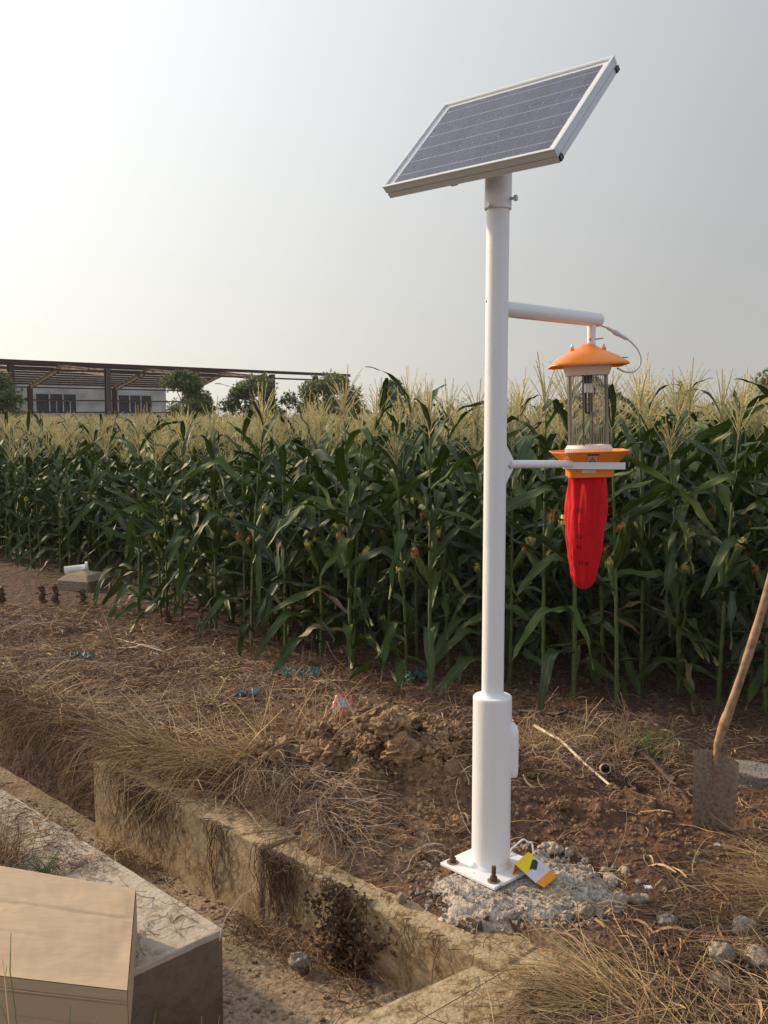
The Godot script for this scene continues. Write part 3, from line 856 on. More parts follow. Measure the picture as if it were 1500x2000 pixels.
func build_corn_library() -> void:
	var rng := RandomNumberGenerator.new(); rng.seed = 77
	for k in 8: leaf_lib.up.append(leaf_mb(rng.randf_range(.32, .50), rng.randf_range(.048, .068), rng.randf_range(.2, .6), rng.randf_range(.4, 1.5), rng.randf_range(.5, .8), rng.randf_range(-.1, .9) if k % 2 else 0.0, .010, rng.randf_range(-.8, .8), rng.randf_range(-.4, .4), 100 + k))
	for k in 14: leaf_lib.mid.append(leaf_mb(rng.randf_range(.66, .86), rng.randf_range(.062, .086), rng.randf_range(.7, 1.25), rng.randf_range(.2, .8), rng.randf_range(.35, .65), rng.randf_range(.8, 1.7) if k % 4 else 0.0, .022, rng.randf_range(-2.0, 2.0), rng.randf_range(-.6, .6), 120 + k))
	for k in 7: leaf_lib.low.append(leaf_mb(rng.randf_range(.56, .78), rng.randf_range(.055, .078), rng.randf_range(.95, 1.45), rng.randf_range(.3, .9), rng.randf_range(.3, .55), rng.randf_range(.5, 1.2), .018, rng.randf_range(-1.6, 1.6), rng.randf_range(-.5, .5), 140 + k))
	for k in 3: tassel_mbs.append(tassel_mb(rng, false))
	for k in 2: spike_mbs.append(tassel_mb(rng, true))
	ear_mb = MB.new()
	ear_mb.tube(PackedVector3Array([Vector3(0, 0, 0), Vector3(.004, .03, 0), Vector3(.006, .09, 0), Vector3(.006, .15, 0), Vector3(.005, .19, 0), Vector3(.004, .215, 0)]), PackedFloat32Array([.010, .019, .024, .022, .014, .006]), 9)
	for k in 3: ear_mb.append(leaf_mb(.12, .03, .1, .5, .6, .2, .004, .4, 0, 160 + k), Transform3D(Basis(Vector3.UP, k * 2.1), Vector3(.004, .17, 0)))
	for k in 2:
		var s := MB.new()
		s.append(blob_mb(Vector3(.021, .026, .021), 5 + k, .35, 9, 6), Transform3D(Basis.IDENTITY, Vector3(.004, .222, 0)))
		for i in 22:
			var a := rng.randf() * TAU
			var o := rng.randf_range(.012, .03)
			s.tube(PackedVector3Array([Vector3(.004, .21, 0), Vector3(.004 + cos(a) * o * .6, .24 + rng.randf() * .015, sin(a) * o * .6), Vector3(.004 + cos(a) * o, .225, sin(a) * o), Vector3(.004 + cos(a) * o * 1.1, .195 - rng.randf() * .02, sin(a) * o * 1.1)]), PackedFloat32Array([.0016, .0014, .001]), 3, false)
		silk_mbs.append(s)
	# recipes: what each of ten plants is made of
	for k in 10:
		var r := {"h": rng.randf_range(1.48, 1.64), "leaves": [], "ears": [], "tassel": k % 3, "spike": k % 2}
		var bend := Vector3(rng.randf_range(-.05, .05), 0, rng.randf_range(-.05, .05))
		r.bend = bend
		var n := rng.randi_range(12, 15)
		var phi := rng.randf() * TAU
		for i in n:
			var f := .09 + (.78 + .08 * float(k % 3)) * float(i) / (n - 1)
			var kind := "low" if f < .36 else ("mid" if f < .80 else "up")
			var lib: Array = leaf_lib[kind]
			var m := 0
			var roll := rng.randf()
			if i < 3 and roll < .11: m = 4
			else: m = 2 if roll < .25 else (0 if roll < .55 else (1 if roll < .82 else 3))
			if kind == "up" and roll > .5: m = 3
			r.leaves.append({"mb": lib[rng.randi() % lib.size()], "m": m, "f": f, "phi": phi + i * PI + rng.randf_range(-.8, .8), "sc": rng.randf_range(.8, 1.12)})
		for e in (1 if k % 3 == 0 else 2):
			r.ears.append({"f": .44 + .09 * e + rng.randf_range(-.04, .04), "phi": phi + PI * e + rng.randf_range(-.5, .5), "tilt": rng.randf_range(.25, .55), "silk": 1 if rng.randf() < .35 else 0, "sc": rng.randf_range(.85, 1.1)})
		var sm := MB.new()
		var path := PackedVector3Array(); var rad := PackedFloat32Array()
		for i in 37:
			var f := i / 36.0
			path.append(stalk_at(r, f))
			rad.append(lerpf(.0135, .0048, f) * (1.22 if i % 3 == 0 else 1.0))
		sm.tube(path, rad, 8)
		for i in 7:
			var a := i * .9
			sm.tube(PackedVector3Array([stalk_at(r, .03), Vector3(cos(a) * .03, .02, sin(a) * .03), Vector3(cos(a) * .045, -.02, sin(a) * .045)]), PackedFloat32Array([.003, .003, .002]), 5, false)
		r.stalk = sm
		recipes.append(r)
func stalk_at(r: Dictionary, f: float) -> Vector3:
	return Vector3(0, r.h * f, 0) + r.bend * f * f * 2.0
func blob_mb(r: Vector3, seed_: int, rough := .25, nu := 12, nv := 8, freq := 1.3) -> MB:
	var m := MB.new(); m.blob(r, seed_, rough, nu, nv, freq); return m
func leaf_xf(r: Dictionary, l: Dictionary) -> Transform3D:
	return Transform3D(Basis(Vector3.UP, l.phi).scaled(Vector3.ONE * l.sc), stalk_at(r, l.f))
func ear_xf(r: Dictionary, e: Dictionary) -> Transform3D:
	return Transform3D(Basis(Vector3.UP, e.phi) * Basis(Vector3.BACK, -e.tilt), stalk_at(r, e.f)).scaled_local(Vector3.ONE * e.sc)

func build_corn() -> void:
	build_corn_library()
	var rng := RandomNumberGenerator.new(); rng.seed = 501
	var cache := {}
	var mesh_of := func(mb: MB, mt: Material) -> Mesh:
		var key := str(mb.get_instance_id()) + str(mt.get_instance_id())
		if not cache.has(key): cache[key] = mb.mesh(mt)
		return cache[key]
	# where plants stand: rows parallel to the ditch
	var spots := []
	var row := 0
	while row < 120:
		var v := 2.0 + row * .49
		var u := -52.0
		while u < 30.0:
			u += rng.randf_range(.19, .29)
			if row == 0 and u > -2.6 and u < -.1: continue      # front row there is placed by hand
			if row == 0 and u < -5.4: continue
			var vv := v + rng.randf_range(-.07, .07)
			if vv < edge_v(u) - .06: continue
			var p := from_uv(u, vv)
			var dist := Vector2(p.x, p.z).length()
			var az := atan2(p.x, -p.z)
			if Vector2(p.x + 2.95, p.z + 9.35).length() < .7 or absf(az + .305) < .05 and dist < 9.7: continue
			if absf(az) > .50 and dist > 6.0 or absf(az) > .62 or dist > 48.0 or p.z > -3.0: continue
			if dist > 22.0 and rng.randf() < .45: continue
			spots.append([p, dist + (4.0 if absf(az) > .44 else 0.0), row, u])
		row += 1
	for q in [[-.33, 1.99], [-1.02, 1.98], [-1.12, 2.10], [-1.36, 2.02], [-1.72, 2.0], [-2.02, 1.93], [-2.3, 2.08], [-2.52, 1.97], [-.66, 2.14]]:
		spots.append([from_uv(q[0], q[1]), 5.0, 0, q[0]])
	spots.sort_custom(func(a, b): return a[1] < b[1])
	var scale_for := func(p: Vector3, u: float) -> float:
		return lerpf(.80, .985, smoothstep(-6.5, 0.5, u)) + clampf(rng.randfn() * .05, -.15, .05)
	var near := spots.slice(0, 290)
	var protos := []
	for k in 10:
		var r: Dictionary = recipes[k]
		var o := Node3D.new(); o.name = "corn_plant"
		var st := obj("stalk", mesh_of.call(r.stalk, M.stalk), o)
		for l in r.leaves: obj("leaf", mesh_of.call(l.mb, M.leaf[l.m]), o, leaf_xf(r, l))
		for e in r.ears:
			var em := obj("ear", mesh_of.call(ear_mb, M.husk), o, ear_xf(r, e))
			obj("silk", mesh_of.call(silk_mbs[e.silk], M.silk_brown if e.silk else M.silk), em)
		var top := Transform3D(Basis.IDENTITY, stalk_at(r, 1.0) - Vector3(0, .01, 0))
		var ts := obj("tassel", mesh_of.call(tassel_mbs[r.tassel], M.tassel), o, top)
		obj("tassel_spike", mesh_of.call(spike_mbs[r.spike], M.spike), ts)
		protos.append(o)
	var words := ["first", "second", "third", "fourth", "fifth", "sixth", "seventh", "eighth", "ninth", "tenth", "eleventh", "twelfth", "thirteenth", "fourteenth", "fifteenth", "sixteenth", "seventeenth", "eighteenth", "nineteenth", "twentieth"]
	var pole_az := .1147
	var marks := [[-.36, "under the round tree at the left edge"], [-.29, "under the shed's first window"], [-.225, "under the shed's second window"], [-.15, "below the shed's third column"], [-.075, "under the middle tree of the shed"], [-.01, "under the light green tree"], [.04, "under the small far tree"], [.10, "just left of the white pole"], [.135, "hidden by the white pole"], [.18, "between pole and orange lamp"], [.235, "behind the orange lamp"], [.30, "just right of the orange lamp"], [9.0, "beyond the shovel at the right edge"]]
	var in_line := {}
	for s in near:
		var o: Node3D = protos[rng.randi() % 10].duplicate()
		o.name = numbered(self, "corn_plant")
		add_child(o, true)
		var p: Vector3 = s[0]
		p.y = gh(p.x, p.z) - .005
		var sc: float = scale_for.call(p, s[3])
		o.transform = Transform3D((Basis(Vector3.UP, rng.randf() * TAU) * Basis(Vector3.RIGHT, rng.randf_range(-.06, .06))).scaled(Vector3.ONE * sc), p)
		var az := atan2(p.x, -p.z)
		var q := to_uv(p.x, p.z)
		var place := ""
		for mk in marks:
			if az < mk[0]: place = mk[1]; break
		var deep := int(round((q.y - edge_v(q.x)) / .52))
		var key := place + str(mini(deep, 6))
		if not in_line.has(key): in_line[key] = []
		in_line[key].append([az, o, place, deep])
	for key in in_line:
		var list: Array = in_line[key]
		list.sort_custom(func(a, b): return a[0] < b[0])
		for k in list.size():
			var row_word: String = "front" if list[k][3] <= 0 else words[mini(list[k][3], 19)]
			var lab := "%s corn plant of the %s row, %s" % [words[mini(k, 19)], row_word, list[k][2]]
			if list.size() == 1: lab = "corn plant in the %s row, %s" % [row_word, list[k][2]]
			tag(list[k][1], lab, "corn plant", "corn plants standing in the field")
	for o in protos: o.free()
	# the rest of the field, past the first three hundred
	var field := thing("corn_field", "far mass of corn with pale tassels reaching to the trees", "corn")
	field.set_meta("kind", "stuff")
	var piles := []
	for k in 5: piles.append([])
	for s in spots.slice(290):
		var p: Vector3 = s[0]
		var sc: float = scale_for.call(p, s[3])
		if s[1] > 12.0: sc += .03
		piles[rng.randi() % 5].append(Transform3D(Basis(Vector3.UP, rng.randf() * TAU).scaled(Vector3.ONE * sc), p))
	for k in 5:
		var r: Dictionary = recipes[k * 2]
		var surf := {}
		var add := func(mt: Material, mb: MB, x: Transform3D) -> void:
			if not surf.has(mt): surf[mt] = MB.new()
			surf[mt].append(mb, x)
		add.call(M.stalk, r.stalk, Transform3D.IDENTITY)
		for l in r.leaves: add.call(M.leaf[l.m], l.mb, leaf_xf(r, l))
		for e in r.ears: add.call(M.husk, ear_mb, ear_xf(r, e))
		var top := Transform3D(Basis.IDENTITY, stalk_at(r, 1.0) - Vector3(0, .01, 0))
		add.call(M.tassel, tassel_mbs[r.tassel], top)
		add.call(M.spike, spike_mbs[r.spike], top)
		var am := ArrayMesh.new()
		for mt in surf:
			am.add_surface_from_arrays(Mesh.PRIMITIVE_TRIANGLES, surf[mt].arrays())
			am.surface_set_material(am.get_surface_count() - 1, mt)
		stuff("corn_plants", am, piles[k], field)
	print("corn spots ", spots.size())

# ------------------------------------------------------------------ far building and trees
func build_shed() -> void:
	var A := Vector3(-25.0, 0, -88.0)                    # foot of the second tall column
	var Lg := Vector3(.692, 0, -.722)                    # along the shed, to the right and away
	var Dp := Vector3(-.722, 0, -.692)                   # back into it
	var t := thing("steel_shed", "unfinished rusty steel shed frame with pale walled back beyond the field", "building")
	var at := func(l: float, d: float, y: float) -> Vector3: return A + Lg * l + Dp * d + Vector3(0, y, 0)
	var beam := func(called: String, a: Vector3, b: Vector3, w: float, h: float, mt: Material) -> Node:
		var m := MB.new()
		var d := (b - a)
		var zz := d.normalized()
		var xx := Vector3.UP.cross(zz).normalized() if absf(zz.y) < .99 else Lg
		var yy := zz.cross(xx)
		# an I section: web and two flanges
		var x := Transform3D(Basis(xx, yy, zz), (a + b) / 2)
		m.box(Vector3(w * .25, h * .8, d.length()), x)
		for s in [-1.0, 1.0]: m.box(Vector3(w, h * .1, d.length()), x * Transform3D(Basis.IDENTITY, Vector3(0, s * h * .45, 0)))
		return part(called, m, mt, t)
	var bays := [-9.0, 0.0, 9.6, 19.2, 25.3, 29.9]
	var top := 6.25
	for k in bays.size():
		var l: float = bays[k]
		beam.call("column", at.call(l, 0, -.1), at.call(l, 0, top - .2), .45, .45, M.steel_grey if k in [1, 2] else M.steel)
		if k < 4:
			beam.call("back_column", at.call(l, 15, -.1), at.call(l, 15, 4.75), .42, .42, M.steel)
			beam.call("rafter", at.call(l, 15, 4.6), at.call(l, 8.5, 6.35), .25, .45, M.steel_pale)
			beam.call("rafter", at.call(l, 8.5, 6.35), at.call(l, .25, 5.6), .25, .52, M.steel_pale)
	beam.call("girder", at.call(-22, 0, top + .02), at.call(30.6, 0, top + .02), .3, .30, M.steel)
	beam.call("girder", at.call(-22, 0, top - .55), at.call(30.6, 0, top - .62), .2, .16, M.steel)
	for k in 10:
		var f := k / 9.0
		beam.call("roof_purlin", at.call(-22, 8.5 + 6.5 * f, 6.72 - 1.75 * f), at.call(20.2, 8.5 + 6.5 * f, 6.72 - 1.75 * f), .10, .21, M.steel)
	for y in [4.62, 3.35, 2.1]:
		beam.call("girt", at.call(-22, 15.3, y), at.call(20.2, 15.3, y), .08, .14, M.steel)
	# the pale rendered wall behind, with real window openings
	var wall := MB.new()
	var openings := [[-11.6, -7.4], [1.2, 5.9], [10.8, 15.2]]
	var y0 := 1.9; var y1 := 4.1
	var seg := func(l0: float, l1: float, ya: float, yb: float) -> void:
		wall.box(Vector3(.3, yb - ya, l1 - l0), Transform3D(Basis(Dp, Vector3.UP, Lg), at.call((l0 + l1) / 2, 16.5, (ya + yb) / 2)))
	seg.call(-24.0, 17.0, -.2, y0); seg.call(-24.0, 17.0, y1, 5.0)
	var prev := -24.0
	for o in openings:
		seg.call(prev, o[0], y0, y1); prev = o[1]
	seg.call(prev, 17.0, y0, y1)
	part("back_wall", wall, M.render_wall, t)
	for o in openings:
		var m := MB.new()
		var l0: float = o[0]; var l1: float = o[1]
		var B := Basis(Dp, Vector3.UP, Lg)
		var bar := func(la: float, lb: float, ya: float, yb: float) -> void:
			m.box(Vector3(.12, yb - ya, lb - la), Transform3D(B, at.call((la + lb) / 2, 16.42, (ya + yb) / 2)))
		bar.call(l0, l1, y0, y0 + .1); bar.call(l0, l1, y1 - .1, y1); bar.call(l0 + .001, l1 - .001, 3.28, 3.42)
		for k in 4: bar.call(lerpf(l0, l1 - .11, k / 3.0), lerpf(l0, l1 - .11, k / 3.0) + .11, y0 + .002, y1 - .002)
		for k in [1, 2]: bar.call(lerpf(l0, l1, (k + .5) / 3.0) - .04, lerpf(l0, l1, (k + .5) / 3.0) + .04, y0 + .1, 3.28)
		var fr := part("window", m, M.win_frame, t)
		for k in 3:
			for yy in [[y0 + .1, 3.28], [3.42, y1 - .1]]:
				var g := MB.new()
				g.box(Vector3(.02, yy[1] - yy[0], (l1 - l0) / 3.0 - .08), Transform3D(B, at.call(lerpf(l0, l1, (k + .5) / 3.0), 16.46, (yy[0] + yy[1]) / 2)))
				part("pane", g, M.win_glass, fr)

func tree(label: String, at: Vector3, h: float, w: float, leaf: Material, seed_: int, size := .16, count := 5200, group := "trees between the field and the shed") -> void:
	var rng := RandomNumberGenerator.new(); rng.seed = seed_
	var t := thing("tree", label, "tree", at, 0.0, group)
	var trunk := MB.new()
	trunk.tube(PackedVector3Array([Vector3.ZERO, Vector3(.04, h * .25, 0), Vector3(-.05, h * .5, .03), Vector3(0, h * .75, 0)]), PackedFloat32Array([.12, .09, .06, .02]), 8)
	var clumps := []
	for k in 26:
		var a := rng.randf() * TAU
		var f := rng.randf()
		var r := sqrt(rng.randf()) * w * .5 * sin(PI * clampf(.15 + f * .8, 0, 1))
		var c := Vector3(cos(a) * r, h * (.3 + .64 * f), sin(a) * r)
		clumps.append([c, rng.randf_range(.14, .36) * w * .60])
		if k < 12: trunk.tube(PackedVector3Array([Vector3(0, h * (.2 + .4 * f), 0), c * Vector3(.6, .9, .6), c]), PackedFloat32Array([.04, .025, .008]), 5, false)
	part("trunk", trunk, M.bark, t)
	var lm := MB.new()
	lm.quad(lm.v(Vector3(0, 0, 0)), lm.v(Vector3(.28, .5, .06)), lm.v(Vector3(0, 1, 0)), lm.v(Vector3(-.28, .5, .06)))
	lm.quad(lm.v(Vector3(0, .1, 0)), lm.v(Vector3(.1, .5, .3)), lm.v(Vector3(.3, .95, .45)), lm.v(Vector3(-.1, .6, .42)))
	lm.quad(lm.v(Vector3(0, .1, 0)), lm.v(Vector3(.1, .5, -.3)), lm.v(Vector3(-.3, .95, -.45)), lm.v(Vector3(-.1, .5, -.2)))
	var places := []
	for k in count:
		var cl: Array = clumps[rng.randi() % clumps.size()]
		var d := Vector3(rng.randfn(), rng.randfn() * .8, rng.randfn()).normalized() * pow(rng.randf(), .45)
		var b := Basis.from_euler(Vector3(rng.randf() * TAU, rng.randf() * TAU, rng.randf() * TAU)).scaled(Vector3.ONE * size * rng.randf_range(.6, 1.3))
		places.append(Transform3D(b, cl[0] + d * cl[1]))
	stuff("crown", lm.mesh(leaf), places, t)

func build_trees() -> void:
	tree("round dark tree at the left edge of the photo before the shed", Vector3(-18.9, 0, -46.0), 3.85, 4.4, M.tree_leaf[1], 31, .2)
	tree("bushy green tree in front of the shed's third tall column", Vector3(-12.4, 0, -60.0), 4.4, 3.7, M.tree_leaf[0], 32, .22)
	tree("wide low green tree between two shed columns, second of three", Vector3(-7.6, 0, -60.0), 4.15, 4.0, M.tree_leaf[0], 33, .22)
	tree("light green tree before the right end of the shed", Vector3(-3.4, 0, -60.0), 4.35, 3.9, M.tree_leaf[2], 34, .22)
	tree("small far dark tree standing alone right of the shed", Vector3(1.1, 0, -115.0), 5.9, 4.0, M.tree_leaf[1], 35, .35, 3500)
	tree("tree top showing over the corn at the right edge", Vector3(18.4, 0, -44.0), 4.0, 4.2, M.tree_leaf[0], 36, .2)
	tree("hazy tree half hidden behind tassels right of the lamp", Vector3(17.5, 0, -80.0), 4.6, 5.0, M.tree_leaf[1], 37, .3)

# ------------------------------------------------------------------ straw, grass, roots
func blade_mb(L: float, r: float, bend: float, seed_: int, n := 5) -> MB:
	var rng := RandomNumberGenerator.new(); rng.seed = seed_
	var path := PackedVector3Array(); var rad := PackedFloat32Array()
	var a := rng.randf_range(-.3, .3); var b := 0.0
	var q := Vector3(-L / 2, 0, 0)
	for k in n + 1:
		path.append(q); rad.append(r * (1.0 - .6 * k / n))
		a += bend / n * rng.randf_range(.2, 1.8); b += rng.randf_range(-.22, .22)
		if rng.randf() < .12: a += rng.randf_range(-.8, .8)
		q += Vector3(cos(a) * cos(b), sin(b), sin(a) * cos(b)) * L / n
	var m := MB.new(); m.tube(path, rad, 3, false)
	return m
func straw_density(x: float, z: float) -> float:
	var q := to_uv(x, z)
	if q.y < -.495 and q.x < .98: return (.55 if q.x < .35 else .06) * smoothstep(-1.6, -.6, q.y)
	if in_ditch(q.x, q.y): return .16 * smoothstep(-.40, -.05, q.y) * float(q.x < 1.45 and q.y < -.02)
	var n := n_mid.get_noise_2d(x * .35 + 3, z * .35)
	var left := clampf(1.1 + n * 1.6, 0.15, 1.6) * smoothstep(.55, -.25, q.x) * smoothstep(.02, .15, q.y)
	left *= 1.0 - .85 * clampf(mound_at(x, z) * 11.0, 0, 1)
	var right := clampf(1.2 + n * 1.7, .2, 1.8) * smoothstep(1.95, 2.25, q.x + q.y * .12) * smoothstep(-3.45, -3.05, z + x * .12)
	right *= .62
	right *= 1.0 - .9 * clampf(bump_at(x, z, .45, -3.28, .42, .34) * 1.5, 0, 1)
	var mid := .16 + .25 * maxf(n, 0)
	mid += .8 * bump_at(x, z, 0.95, -4.55, .55, .35) + .5 * bump_at(x, z, .3, -5.3, 1.2, .25)
	mid *= 1.0 - .7 * clampf(bump_at(x, z, 1.1, -3.8, .5, .25) * 1.4, 0, 1)
	if q.y > edge_v(q.x): return .20
	return maxf(maxf(left, right), mid * .8)
func build_straw() -> void:
	var rng := RandomNumberGenerator.new(); rng.seed = 900
	var shapes := []
	for k in 14: shapes.append(blade_mb(([.05, .08, .11, .15, .06, .10, .13] if k > 6 else [])[k - 7] if k > 6 else [.10, .14, .19, .26, .12, .17, .22][k], [.0014, .0015, .0016, .0018, .002, .0013, .0015][k % 7], [.6, 1.2, .8, 1.6, .4, 2.2, 1.0][k % 7], 40 + k))
	for k in [4, 11]: shapes[k] = leaf_mb(.11 if k == 4 else .08, .006, 1.35, .3, .5, .3, .002, 1.2, .5, 700 + k)
	var piles := {}
	var n := 0
	var tries := 0
	while n < 58000 and tries < 800000:
		tries += 1
		var x := rng.randf_range(-4.0, 3.2); var z := rng.randf_range(-8.3, -1.6)
		if absf(x) > -z * .56 + .9: continue
		var d := straw_density(x, z)
		if rng.randf() > d * .6 * clampf(3.2 / -z, .35, 1.2): continue
		n += 1
		var q := to_uv(x, z)
		var golden := q.x > 1.7
		var roll := rng.randf() + n_mid.get_noise_2d(x * .5, z * .5 + 30) * .5
		var tone := 0
		if golden: tone = 0 if roll < .20 else (1 if roll < .52 else (2 if roll < .76 else 3))
		elif q.y > edge_v(q.x) - .3: tone = 2 if roll < .4 else 3
		else: tone = 4 if roll < .12 else (1 if roll < .30 else (2 if roll < .58 else (3 if roll < .95 else 0)))
		var k := rng.randi() % 7
		if not golden and rng.randf() < .78: k += 7
		var lift := .004 + .03 * rng.randf() * minf(d, 1.0)
		var tilt := rng.randfn() * .16
		var b := Basis(Vector3.UP, rng.randf() * TAU) * Basis(Vector3.BACK, tilt) * Basis(Vector3.RIGHT, rng.randf() * TAU if rng.randf() < .3 else 0.0)
		var key := tone * 20 + k
		if not piles.has(key): piles[key] = []
		piles[key].append(Transform3D(b.scaled(Vector3.ONE * rng.randf_range(.6, 1.25)), Vector3(x, ground_or_wall(x, z) + lift * (.25 if q.y < 0.0 and not golden else 1.0), z)))
	var lit := thing("straw_litter", "dry straw and dead grass strewn over the soil", "straw")
	lit.set_meta("kind", "stuff")
	for key in piles: stuff("straw", shapes[key % 20].mesh(M.straw[key / 20]), piles[key], lit)
	print("straw ", n, " of ", tries)

func ground_or_wall(x: float, z: float) -> float:
	var q := to_uv(x, z)
	if q.y >= 0.0 and q.y < .2 and q.x > -.76 and q.x < 1.78: return maxf(-.035, gh(x, z))
	if q.y < -.487 and q.x < 1.004: return -.02
	if in_ditch(q.x, q.y): return floor_y(q.x, q.y)
	return gh(x, z)
func grass_clump(called: String, label: String, roots: Array, spread: float, dir: Vector3, fan: float, n: int, L: float, lift: float, fall: float, tones: Array, seed_: int, r := .0013) -> void:
	# blades that spring from the roots, bow over and settle on whatever is below
	var rng := RandomNumberGenerator.new(); rng.seed = seed_
	var mbs := {}
	for k in n:
		var c: Vector3 = roots[rng.randi() % roots.size()]
		var q := c + Vector3(rng.randfn() * spread, 0, rng.randfn() * spread)
		q.y = ground_or_wall(q.x, q.z)
		if q.y < -.2 and c.y > -.15: q = c; q.y = ground_or_wall(q.x, q.z)
		var d := (dir.rotated(Vector3.UP, rng.randfn() * fan) + Vector3(0, lift * rng.randf_range(.4, 1.5), 0)).normalized()
		var l := L * rng.randf_range(.55, 1.2)
		var path := PackedVector3Array(); var rad := PackedFloat32Array()
		var seg := 8
		var kick := rng.randf_range(.02, .35)
		var droop := rng.randf_range(.1, 1.6)
		for i in seg + 1:
			path.append(q); rad.append(r * rng.randf_range(.8, 1.2) * (1.0 - .65 * i / seg))
			d = (d + Vector3(rng.randfn() * .06, -fall * droop / seg, rng.randfn() * .06)).normalized()
			if rng.randf() < .045: d = (d + Vector3(rng.randfn(), rng.randfn() * .4, rng.randfn()) * .6).normalized()
			q += d * l / seg
			var g := ground_or_wall(q.x, q.z) + .004 + kick * .15 * rng.randf()
			if q.y < g and path[path.size() - 1].y > g - .12: q.y = g; d.y = maxf(d.y, -.05)
		var tone: int = tones[rng.randi() % tones.size()]
		if not mbs.has(tone): mbs[tone] = MB.new()
		mbs[tone].tube(path, rad, 3, false)
	var t := thing(called, label, "dry grass")
	for tone in mbs: tag(part("grass_blades", mbs[tone], M.straw[tone] if tone < 5 else M.weed, t), "", "", "", "stuff")
	t.set_meta("kind", "stuff")

func build_grass() -> void:
	var f := func(u, v): return from_uv(u, v, -.03)
	var over := Vector3(-.80, 0, .25)
	grass_clump("dry_grass_clump", "golden dry grass clump combed over the ditch wall's left end", [f.call(-.25, .30), f.call(-.45, .30), f.call(-.08, .42), f.call(-.6, .25), f.call(0.05, .30)], .10, over, .60, 560, .44, .45, 1.25, [0, 0, 0, 1, 1, 2], 61, .0022)
	grass_clump("dry_grass_clump", "loose thick yellow stems sticking out of the combed clump", [f.call(-.25, .30), f.call(-.45, .30), f.call(-.08, .42), f.call(.1, .34)], .12, over, 1.3, 170, .36, .7, 1.3, [0, 0, 1], 81, .0026)
	grass_clump("dry_grass_clump", "upright tuft of dry grass behind the combed clump, left of the mound", [f.call(.15, .75), f.call(-.05, .85), f.call(-.35, .75)], .09, Vector3(-.2, 0, .3), 2.2, 260, .30, 1.1, 1.3, [0, 0, 1, 2], 62, .0017)
	grass_clump("dry_grass_clump", "grey brown matted straw lying over the wall top beside the mound", [f.call(.22, .30), f.call(.42, .28), f.call(.62, .25), f.call(.78, .24)], .06, Vector3(-.25, 0, .9), 1.3, 460, .24, .18, .8, [2, 4, 2, 4, 1], 63, .0016)
	grass_clump("dry_grass_clump", "dark brown grass drooping into the ditch at the photo's left edge", [f.call(-.95, .25), f.call(-1.2, .22), f.call(-1.5, .24), f.call(-1.8, .25), f.call(-2.1, .25)], .08, Vector3(-.45, 0, .6), 1.3, 800, .42, .4, 1.6, [1, 2, 3, 2, 2, 1, 0], 64, .0020)
	grass_clump("dry_grass_clump", "golden straw bundle lying on the concrete ledge at bottom right", [Vector3(.72, 0, -2.55), Vector3(.66, 0, -2.62), Vector3(.80, 0, -2.48)], .06, Vector3(-.75, 0, -.25), .5, 260, .40, .35, .9, [0, 0, 1], 65, .0015)
	grass_clump("dry_grass_clump", "long golden straw sheaf at the right edge below the shovel", [Vector3(1.62, 0, -3.15), Vector3(1.68, 0, -3.25), Vector3(1.55, 0, -3.0)], .05, Vector3(-.85, 0, -.1), .35, 300, .48, .3, .8, [0, 0, 1], 66, .0016)
	grass_clump("dry_grass_clump", "tangle of dry grass round the pipe stub in the soil", [Vector3(.85, 0, -4.6), Vector3(1.0, 0, -4.65), Vector3(1.2, 0, -4.5), Vector3(.75, 0, -4.65)], .10, Vector3(.3, 0, .3), 3.0, 300, .2, .8, 1.2, [0, 1, 2, 1], 67)
	grass_clump("dry_grass_clump", "dark tuft of dead grass on the block at the left edge of the photo", [from_uv(.02, -.80, -.02), from_uv(.10, -.90, -.02), from_uv(-.05, -.95, -.02)], .05, Vector3(.35, 0, -.2), 1.6, 260, .22, 1.1, 1.0, [3, 3, 2, 1], 68)
	grass_clump("dry_grass_clump", "dry grass at the foot of the ditch wall under the combed clump", [from_uv(-.35, -.05, -.4), from_uv(-.2, -.04, -.4), from_uv(-.5, -.06, -.4)], .04, Vector3(-.2, 0, .5), 1.2, 240, .16, .9, 1.4, [1, 2, 1], 69)
	grass_clump("dry_grass_clump", "brown stems heaped against the ditch wall's foot by the round stone", [from_uv(.75, -.06, -.36), from_uv(.9, -.05, -.36), from_uv(.6, -.06, -.36), from_uv(1.15, -.06, -.33)], .05, Vector3(.2, 0, .4), 2.0, 420, .17, .5, 1.2, [3, 2, 3, 1], 70)
	# green weeds
	grass_clump("green_weed", "small green weed on the concrete behind the cardboard box", [from_uv(.27, -.74, -.02)], .018, Vector3(.3, 0, .3), 3.1, 60, .10, 1.3, 1.0, [5, 5, 5, 1], 71)
	grass_clump("green_weed", "patch of low green weeds left of the shovel blade", [Vector3(1.32, 0, -4.55), Vector3(1.25, 0, -4.65), Vector3(1.40, 0, -4.7)], .06, Vector3(.3, 0, .3), 3.1, 120, .14, 1.2, 1.0, [5], 72)
	grass_clump("green_weed", "green grass tuft standing before the cardboard box at bottom left", [Vector3(-.90, -.36, -2.25)], .025, Vector3(.3, 0, .1), 3.1, 30, .62, 3.0, 1.0, [5, 5, 5, 0], 73, .0034)
	grass_clump("green_weed", "thin green shoots before the concrete block's front face", [Vector3(-.61, -.33, -2.36), Vector3(-.455, -.33, -2.36), Vector3(-.53, -.33, -2.33)], .006, Vector3(.1, 0, .1), 3.1, 7, .46, 30.0, .05, [5], 74, .0042)
	grass_clump("green_weed", "low green weeds at the corn's foot by the white pipe", [Vector3(-2.9, 0, -8.5), Vector3(-2.2, 0, -7.9), Vector3(-3.3, 0, -9.3), Vector3(-1.9, 0, -7.7)], .22, Vector3(.1, 0, .1), 3.1, 160, .13, 1.6, .9, [5, 5, 5, 1], 75)
	# dark roots and stems hanging down the wall
	var rng := RandomNumberGenerator.new(); rng.seed = 88
